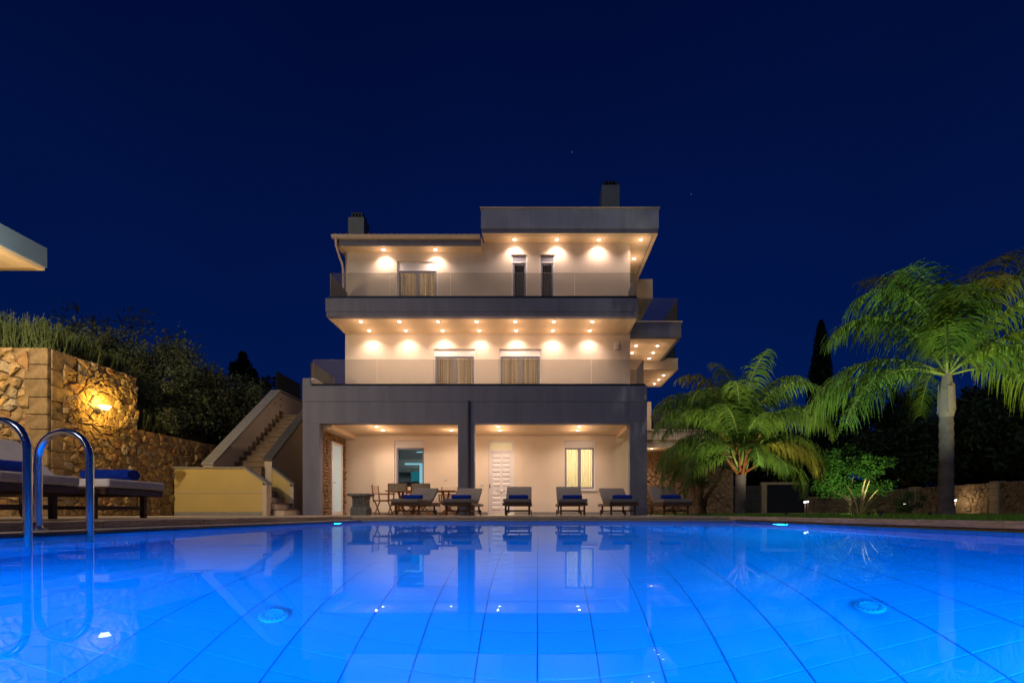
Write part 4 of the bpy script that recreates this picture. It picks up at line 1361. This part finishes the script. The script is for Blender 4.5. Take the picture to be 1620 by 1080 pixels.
GS = 'dark olive shrubs behind the stone wall'
shrub('olive_shrub', 'tallest dark olive shrub above the end of the rosemary', 'shrub', (-11.8, 12.4, 2.1), (1.5, 1.2, 1.75), M['olive'], 20000, .10, 90, .13, GS)
shrub('olive_shrub', 'broad olive shrub behind the drop of the tall wall', 'shrub', (-10.9, 13.2, 2.0), (1.5, 1.3, 1.6), M['olive'], 20000, .10, 90, .13, GS)
shrub('olive_shrub', 'rounded olive shrub behind the low stone wall', 'shrub', (-10.6, 15.0, 1.6), (1.7, 1.4, 1.7), M['olive'], 18000, .11, 80, .13, GS)
shrub('olive_shrub', 'low brownish shrub between the low stone wall and the stair wall', 'shrub', (-10.0, 16.8, 1.1), (1.5, 1.3, 1.35), M['olive'], 12000, .12, 60, .13, GS)
shrub('olive_shrub', 'small shrub hanging over the end of the low stone wall', 'shrub', (-10.1, 12.0, 1.9), (.8, 1.0, .95), M['olive'], 8000, .065, 30, .15, GS)
# sparse branches that stick out against the sky
def branchy(label, base, h, m):
    t = empty('young_olive_tree', base, 0, label, 'tree', 'sparse young trees above the hedge')
    b = MB(); Cs = []
    b.tube([(0,0,0),(.05,0,h*.35),(.0,0,h*.6)], [.04,.03,.02], 7)
    for k in range(9):
        a = random.uniform(-.5, 3.6); L = h*random.uniform(.35,.55)
        s0 = Vector((0,0,h*random.uniform(.35,.6)))
        dv = Vector((math.cos(a), .3*math.sin(a), random.uniform(.25,.9))).normalized()
        e1 = s0+dv*L*.55; e2 = e1+(dv+Vector((0,0,.5))).normalized()*L*.45
        b.tube([s0,e1,e2], [.014,.01,.004], 5, cap=False)
        for q in range(150):
            u_ = random.random()
            p = s0.lerp(e1, u_) if random.random() < .4 else e1.lerp(e2, u_)
            Cs.append(np.array(p)+rng.normal(size=3)*.045)
    b.build('trunk', M['bark'], t, smooth=True)
    V, F = leaf_quads(np.array(Cs), .07, .3, .3)
    fast_mesh('crown', V, F, m, t)
branchy('sparse young olive tree rising above the rosemary', (-11.3, 11.2, 3.1), 2.1, M['olive'])
branchy('thin young tree with open branches above the olive shrubs', (-10.9, 12.0, 3.0), 1.75, M['olive'])

# far trees, left
def conifer(name, label, base, H, rw_, m, n_=7000, size=.3, cat='tree', cols=False, group=None):
    t = empty(name, base, 0, label, cat, group)
    h = rng.random(n_)**(.8)*H
    if cols:
        prof = np.sin(np.clip(h/H,0,1)**.55*np.pi)**.6*(1-.15*(h/H))
        ang = rng.random(n_)*2*np.pi
        prof *= (1+.10*np.sin(ang*3+h*1.3)+.07*np.sin(ang*5-h*2.1))
    else:
        tier = .62+.38*np.sin(h/H*30)
        ang = rng.random(n_)*2*np.pi
        prof = (1-h/H)**.7*tier*(1+.25*np.sin(ang*4+h*2.3))
    rr = prof*rw_*np.sqrt(rng.random(n_))
    C = np.stack([rr*np.cos(ang), rr*np.sin(ang), h+.1], 1)
    V, F = leaf_quads(C, size, .5 if cols else 0, .4)
    fast_mesh('crown', V, F, m, t)
    MB().tube([(0,0,0),(0,0,H*.9)], [.18,.04], 8).build('trunk', M['bark'], t, smooth=True)
    return t
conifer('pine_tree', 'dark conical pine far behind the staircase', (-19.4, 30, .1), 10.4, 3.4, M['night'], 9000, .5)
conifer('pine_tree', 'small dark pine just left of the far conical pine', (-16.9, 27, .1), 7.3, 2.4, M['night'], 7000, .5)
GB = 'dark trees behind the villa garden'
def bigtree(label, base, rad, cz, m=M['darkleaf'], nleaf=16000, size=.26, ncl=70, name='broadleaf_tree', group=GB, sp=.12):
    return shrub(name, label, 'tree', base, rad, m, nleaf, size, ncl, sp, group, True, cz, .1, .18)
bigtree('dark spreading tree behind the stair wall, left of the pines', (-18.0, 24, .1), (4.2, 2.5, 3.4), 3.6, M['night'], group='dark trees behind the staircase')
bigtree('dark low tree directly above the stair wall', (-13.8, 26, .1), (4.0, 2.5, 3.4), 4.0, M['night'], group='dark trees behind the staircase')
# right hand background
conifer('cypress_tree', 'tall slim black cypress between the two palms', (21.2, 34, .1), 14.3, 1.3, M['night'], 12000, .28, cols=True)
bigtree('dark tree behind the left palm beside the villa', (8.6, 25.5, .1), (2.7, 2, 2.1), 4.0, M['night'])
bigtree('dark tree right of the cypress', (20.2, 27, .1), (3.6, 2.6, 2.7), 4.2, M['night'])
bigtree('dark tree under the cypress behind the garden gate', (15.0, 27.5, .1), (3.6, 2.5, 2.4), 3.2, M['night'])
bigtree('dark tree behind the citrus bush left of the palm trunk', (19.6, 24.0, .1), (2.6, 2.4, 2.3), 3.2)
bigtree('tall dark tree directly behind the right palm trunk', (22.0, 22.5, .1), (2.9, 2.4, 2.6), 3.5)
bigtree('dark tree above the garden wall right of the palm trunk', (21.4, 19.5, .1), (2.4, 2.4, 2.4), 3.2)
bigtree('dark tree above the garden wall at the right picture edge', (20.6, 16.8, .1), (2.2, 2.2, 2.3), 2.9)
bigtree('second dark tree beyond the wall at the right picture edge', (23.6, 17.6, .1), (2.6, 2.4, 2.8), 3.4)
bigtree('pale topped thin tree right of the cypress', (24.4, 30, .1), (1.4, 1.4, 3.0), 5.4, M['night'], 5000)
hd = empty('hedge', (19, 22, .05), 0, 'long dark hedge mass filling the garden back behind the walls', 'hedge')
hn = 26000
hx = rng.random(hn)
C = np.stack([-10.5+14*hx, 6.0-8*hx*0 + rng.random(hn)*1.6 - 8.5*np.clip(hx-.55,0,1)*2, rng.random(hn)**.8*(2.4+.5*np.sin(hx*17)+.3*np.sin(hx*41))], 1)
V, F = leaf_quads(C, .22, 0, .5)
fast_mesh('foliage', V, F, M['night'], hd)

# citrus bush
shrub('citrus_bush', 'rounded leafy green citrus bush left of the right palm trunk', 'bush', (9.6, 14.0, .08), (1.12, 1.0, .92), M['citrus'], 11000, .075, 60, .11, None, True, 1.12, .2)
shrub('garden_shrub', 'small dark shrub right below the citrus bush', 'shrub', (11.9, 14.6, .08), (.5, .5, .35), M['darkleaf'], 2500, .06, 20, .15, None, True, .35)

# striped flax: each blade a part
fx = empty('striped_flax_plant', (7.45, 10.5, .08), 0, 'spiky striped flax plant with long arching pale leaves on the lawn edge', 'plant')
for k in range(64):
    a = random.uniform(0, 2*math.pi); L = random.uniform(.55, 1.15); e0 = R(random.uniform(28, 86))
    p = Vector((math.cos(a)*.06, math.sin(a)*.06, 0)); pts = [p.copy()]; n_ = 8
    dr_ = random.uniform(.5, 1.5)
    for i in range(n_):
        el = e0-dr_*((i+1)/n_)**1.6
        p = p+Vector((math.cos(a)*math.cos(el), math.sin(a)*math.cos(el), math.sin(el)))*L/n_
        p.z = max(p.z, .01)
        pts.append(p.copy())
    sd = Vector((-math.sin(a), math.cos(a), 0)); vs_ = []
    for i, q in enumerate(pts):
        w = .020*(1-(i/n_)**2)*(.6+.6*min(1, i/2))+.001
        vs_ += [q-sd*w+Vector((0,0,w*.5)), q, q+sd*w+Vector((0,0,w*.5))]
    fs = []
    for i in range(n_):
        fs += [(3*i,3*i+1,3*i+4,3*i+3),(3*i+1,3*i+2,3*i+5,3*i+4)]
    MB().add(vs_, fs).build('leaf', M['flax'], fx, fix=False)

# ---------------------------------------------------------------- palms
def frond(parent, az, e0, L, droop, m, leafL=.34, pairs=58, hang=.8, twist=0):
    n_ = 22
    p = Vector((0,0,0)); pts = [p.copy()]; dirs = []
    for i in range(n_):
        t = (i+.5)/n_
        el = e0-droop*t**(1.9 if e0 > 1.0 else 1.25)
        a = az+twist*t
        d = Vector((math.cos(a)*math.cos(el), math.sin(a)*math.cos(el), math.sin(el)))
        dirs.append(d); p = p+d*L/n_; pts.append(p.copy())
    dirs.append(dirs[-1])
    b = MB().tube(pts, [.021*(1-.88*i/n_)+.003 for i in range(n_+1)], 6, cap=False)
    st_ = b.build('frond', M['palm_stem'], parent, smooth=True, fix=False)
    P, D, T = [], [], []
    VV = []
    down = Vector((0,0,-1))
    for k in range(pairs):
        t = .16+.84*(k+.5)/pairs
        f = t*n_; i = min(n_-1, int(f)); q = pts[i].lerp(pts[i+1], f-i); d = dirs[i]
        side = d.cross(Vector((0,0,1)))
        if side.length < .05: side = Vector((-math.sin(az), math.cos(az), 0))
        side.normalize(); upv = side.cross(d).normalized()
        prof = (math.sin(min(1, (t-.10)/.45)*math.pi/2)**.7) * (1-.62*max(0,(t-.55)/.45)**1.5)
        for s_ in (-1, 1):
            for rep in range(1 if random.random() < .45 else 2):
                l_ = leafL*prof*random.uniform(.75,1.15)
                fwd = random.uniform(.25,.65)
                dv = (side*s_*random.uniform(.6,1)+d*fwd+upv*random.uniform(-.35,.55)).normalized()
                w = .017
                pa = q.copy(); row = []
                segs = 4
                for g_ in range(segs+1):
                    wv = d.lerp(side*s_, .15).normalized()
                    ww = w*(1-(g_/segs)**1.6*.93)*(.7 if g_ == 0 else 1)
                    row.append((pa-wv*ww, pa+wv*ww))
                    dv = (dv+down*hang*(.28+.24*g_)*random.uniform(.6,1.3)).normalized()
                    pa = pa+dv*l_/segs
                VV.append(row)
    nrow = len(VV)
    V = np.array([[list(x) for pr in row for x in pr] for row in VV], dtype=np.float32)   # (n, 10, 3)
    base = np.arange(nrow)[:,None]*10
    F = np.concatenate([base+np.array([[2*g_,2*g_+1,2*g_+3,2*g_+2]]) for g_ in range(4)], 0)
    fast_mesh('leaflets', V.reshape(-1,3), F, m, st_)
    return st_

# right palm
pr = empty('palm_tree', (8.07, 9.0, .08), 0, 'tall single trunk palm with long drooping fronds at the right', 'palm', None)
CZ = 2.78
tp = []; tr = []
for k in range(30):
    z = (CZ-.80)*k/29
    tp.append((.02*math.sin(z*1.1), 0, z)); tr.append(.128+.06*math.exp(-z/.14)-.008*z + (.006 if k % 3 == 0 else -.003))
MB().tube(tp, tr, 20).build('trunk', M['palm_trunk'], pr, smooth=True)
MB().tube([(.02,0,CZ-.80),(.02,0,CZ-.62),(.02,0,CZ-.4),(.03,0,CZ-.18),(.03,0,CZ+.02),(.03,0,CZ+.2)], [.112,.138,.13,.10,.075,.045], 18).build('crownshaft', M['crownshaft'], pr, smooth=True)
for k in range(9):
    a = k*.75
    b = MB()
    b.bar((.02+math.cos(a)*.13, math.sin(a)*.13, CZ-.72+.04*(k % 3)), (.02+math.cos(a)*.11, math.sin(a)*.11, CZ-.3+.05*(k%4)), .09, .014, up=(math.cos(a), math.sin(a), 0))
    b.build('leaf_base', M['crownshaft'], pr)
ph = empty('crown', (.03,0,CZ+.02)); ph.parent = pr
# (azimuth deg, start elevation, length, droop, hang)
FR = [(186, 80, 3.15, 2.55, .95), (172, 34, 3.2, 2.05, 1.0), (204, 85, 3.2, 2.5, .85), (150, 26, 2.9, 1.8, 1.0),
      (262, 82, 2.5, 2.5, .9), (228, 48, 2.9, 2.2, 1.0), (75, 84, 3.7, 1.6, .7), (18, 83, 4.3, 2.2, .8), (350, 74, 3.9, 2.3, .9), (100, 86, 3.5, 1.5, .7),
      (5, 40, 3.1, 2.1, 1.0), (335, 52, 3.0, 2.3, .95), (40, 58, 3.1, 2.1, .9), (300, 60, 2.6, 2.3, .9), (120, 72, 3.1, 2.0, .8), (60, 36, 2.6, 1.8, 1.0),
      (282, 34, 2.1, 1.9, 1.0), (192, 14, 2.9, 1.5, 1.0), (165, 64, 2.9, 2.3, .9), (350, 18, 2.8, 1.7, 1.0), (240, 70, 2.7, 2.5, .9)]
for i, (a, e_, L, dr_, hg) in enumerate(FR):
    frond(ph, R(a), R(e_), L, dr_, M['palm_y'] if i in (7, 9, 10, 4) else M['palm'], .85, 56, hg*1.15, random.uniform(-.2,.2))
MB().tube([(0,0,0),(-.01,0,1.0),(-.03,0,2.0)], [.02,.008,.003], 6).build('spear_leaf', M['palm'], ph)

# left palm: shorter, with dry orange sheaths
pl = empty('palm_tree', (5.18, 11.6, .08), 0, 'short bushy palm with orange dry sheaths right of the villa', 'palm', None)
CZ = 1.45
MB().tube([(0,0,0),(0,0,.2),(0,0,.6),(.0,0,1.05)], [.15,.125,.12,.13], 18).build('trunk', M['palm_trunk'], pl, smooth=True)
for k in range(26):
    a = k*2.4; z = 1.0+.02*k; L = random.uniform(.4,.85)
    e_ = R(random.uniform(25, 80))
    p0 = Vector((math.cos(a)*.08, math.sin(a)*.08, z))
    d = Vector((math.cos(a)*math.cos(e_), math.sin(a)*math.cos(e_), math.sin(e_)))
    MB().tube([p0, p0+d*L*.5, p0+d*L+Vector((0,0,.05))], [.035,.026,.008], 6).build('dry_sheath', M['palm_dead'] if k % 3 else M['palm_stem'], pl)
ph = empty('crown', (0,0,CZ)); ph.parent = pl
k = 0
FL = [(186, 70, 3.2, 2.3), (172, 50, 2.7, 2.3), (205, 42, 2.5, 2.2), (160, 76, 3.2, 2.2), (230, 72, 2.5, 2.4), (195, 84, 3.1, 1.9), (140, 60, 2.8, 2.1),
      (95, 88, 3.3, 1.1), (60, 82, 3.3, 1.7), (110, 78, 3.2, 1.6), (20, 78, 3.2, 2.1), (5, 64, 3.1, 2.3), (355, 44, 2.7, 2.4), (340, 70, 2.5, 2.4), (320, 42, 2.2, 2.3), (30, 48, 2.8, 2.1),
      (290, 76, 2.0, 2.5), (265, 48, 1.6, 2.4), (275, 88, 3.0, 1.5), (10, 86, 3.2, 1.9), (214, 80, 2.9, 2.3), (300, 28, 1.5, 1.9), (350, 20, 2.2, 2.1), (187, 18, 2.1, 2.0),
      (185, 66, 3.3, 2.9), (176, 40, 2.9, 2.6), (192, 52, 3.1, 2.7), (178, 62, 3.0, 2.4), (200, 60, 2.9, 2.4), (168, 30, 2.3, 2.1), (2, 52, 2.9, 2.35), (345, 58, 2.8, 2.4), (245, 84, 2.8, 2.2), (312, 82, 2.9, 2.2)]
for i, (a, e_, L, dr_) in enumerate(FL):
    frond(ph, R(a), R(e_), L, dr_, M['palm_y'] if i in (12, 14, 5) else M['palm'], .62, 56, 1.1, random.uniform(-.25,.25))

# multi-stem tree behind the left palm
ms = empty('yucca_tree', (4.95, 13.9, .08), 0, 'leaning multi stemmed yucca behind the left palm', 'tree')
b = MB()
for (x, y, z, r0) in ((-.45,.1,1.9,.10),(-.12,0,2.1,.09),(.25,.1,1.7,.08),(.75,0,1.5,.07)):
    b.tube([(0,0,0),(x*.25,y,z*.35),(x*.8,y,z*.75),(x,y,z)], [.17, r0, r0*.75, r0*.6], 9)
b.lathe([(.30,0),(.22,.10),(.15,.3)], 12)
b.build('trunk', M['bark'], ms, smooth=True)
yb = []
for (x, y, z) in ((-.45,.1,1.9),(-.12,0,2.1),(.25,.1,1.7),(.75,0,1.5),(-.05,-.3,1.0)):
    for k in range(60):
        yb.append((x, y, z))
Cc = np.array(yb); D = rng.normal(size=(len(Cc),3)); D[:,2] = np.abs(D[:,2])*.8-.3
Dn = D/np.linalg.norm(D, axis=1, keepdims=True)
V, F = leaf_quads(Cc+Dn*.22, .5, 0, .07, D.copy())
fast_mesh('crown', V, F, M['darkleaf'], ms)

# unseen floodlights added to brighten the palms and nearby plants
def flood(x, y, tx, ty, tz, en, label, col=(1, .88, .55), cone=130):
    s = empty('fill_spotlight', (x, y, .08), 0, label, 'added light', 'small added floodlights brightening the palms and plants')
    MB().tube([(0,0,0),(0,0,.05)], .012, 8).build('spike', M['black'], s)
    d = Vector((tx-x, ty-y, tz-.14)).normalized()
    o = MB().tube([Vector((0,0,.07))-d*.035, Vector((0,0,.07))+d*.03], [.022,.032], 12).build('housing', M['black'], s, smooth=True)
    lamp('SPOT', Vector((0,0,.07))+d*.05, en, col, s, .04, cone, .8, d.to_track_quat('-Z','Y').to_euler())
flood(5.2, 6.9, 7.7, 9.0, 4.6, 950, 'small black added floodlight in the grass left of the right palm', (.75, 1, .72), 78)
flood(9.8, 6.4, 8.7, 9.0, 4.6, 850, 'small black added floodlight in the grass right of the right palm', (1, .82, .30), 78)
flood(4.7, 8.6, 5.0, 11.6, 3.0, 650, 'small black added floodlight in the grass left of the short palm', (1, .92, .62), 70)
flood(7.6, 8.8, 5.7, 11.6, 2.7, 560, 'small black added floodlight in the grass right of the short palm', (1, .90, .50), 70)
flood(8.3, 11.6, 9.5, 14.0, 1.9, 460, 'small black added floodlight in the grass before the citrus bush', (.9, 1, .7), 90)
flood(6.7, 9.2, 7.4, 10.5, .6, 10, 'tiny black added floodlight in the grass before the striped plant', (1, .85, .6), 90)
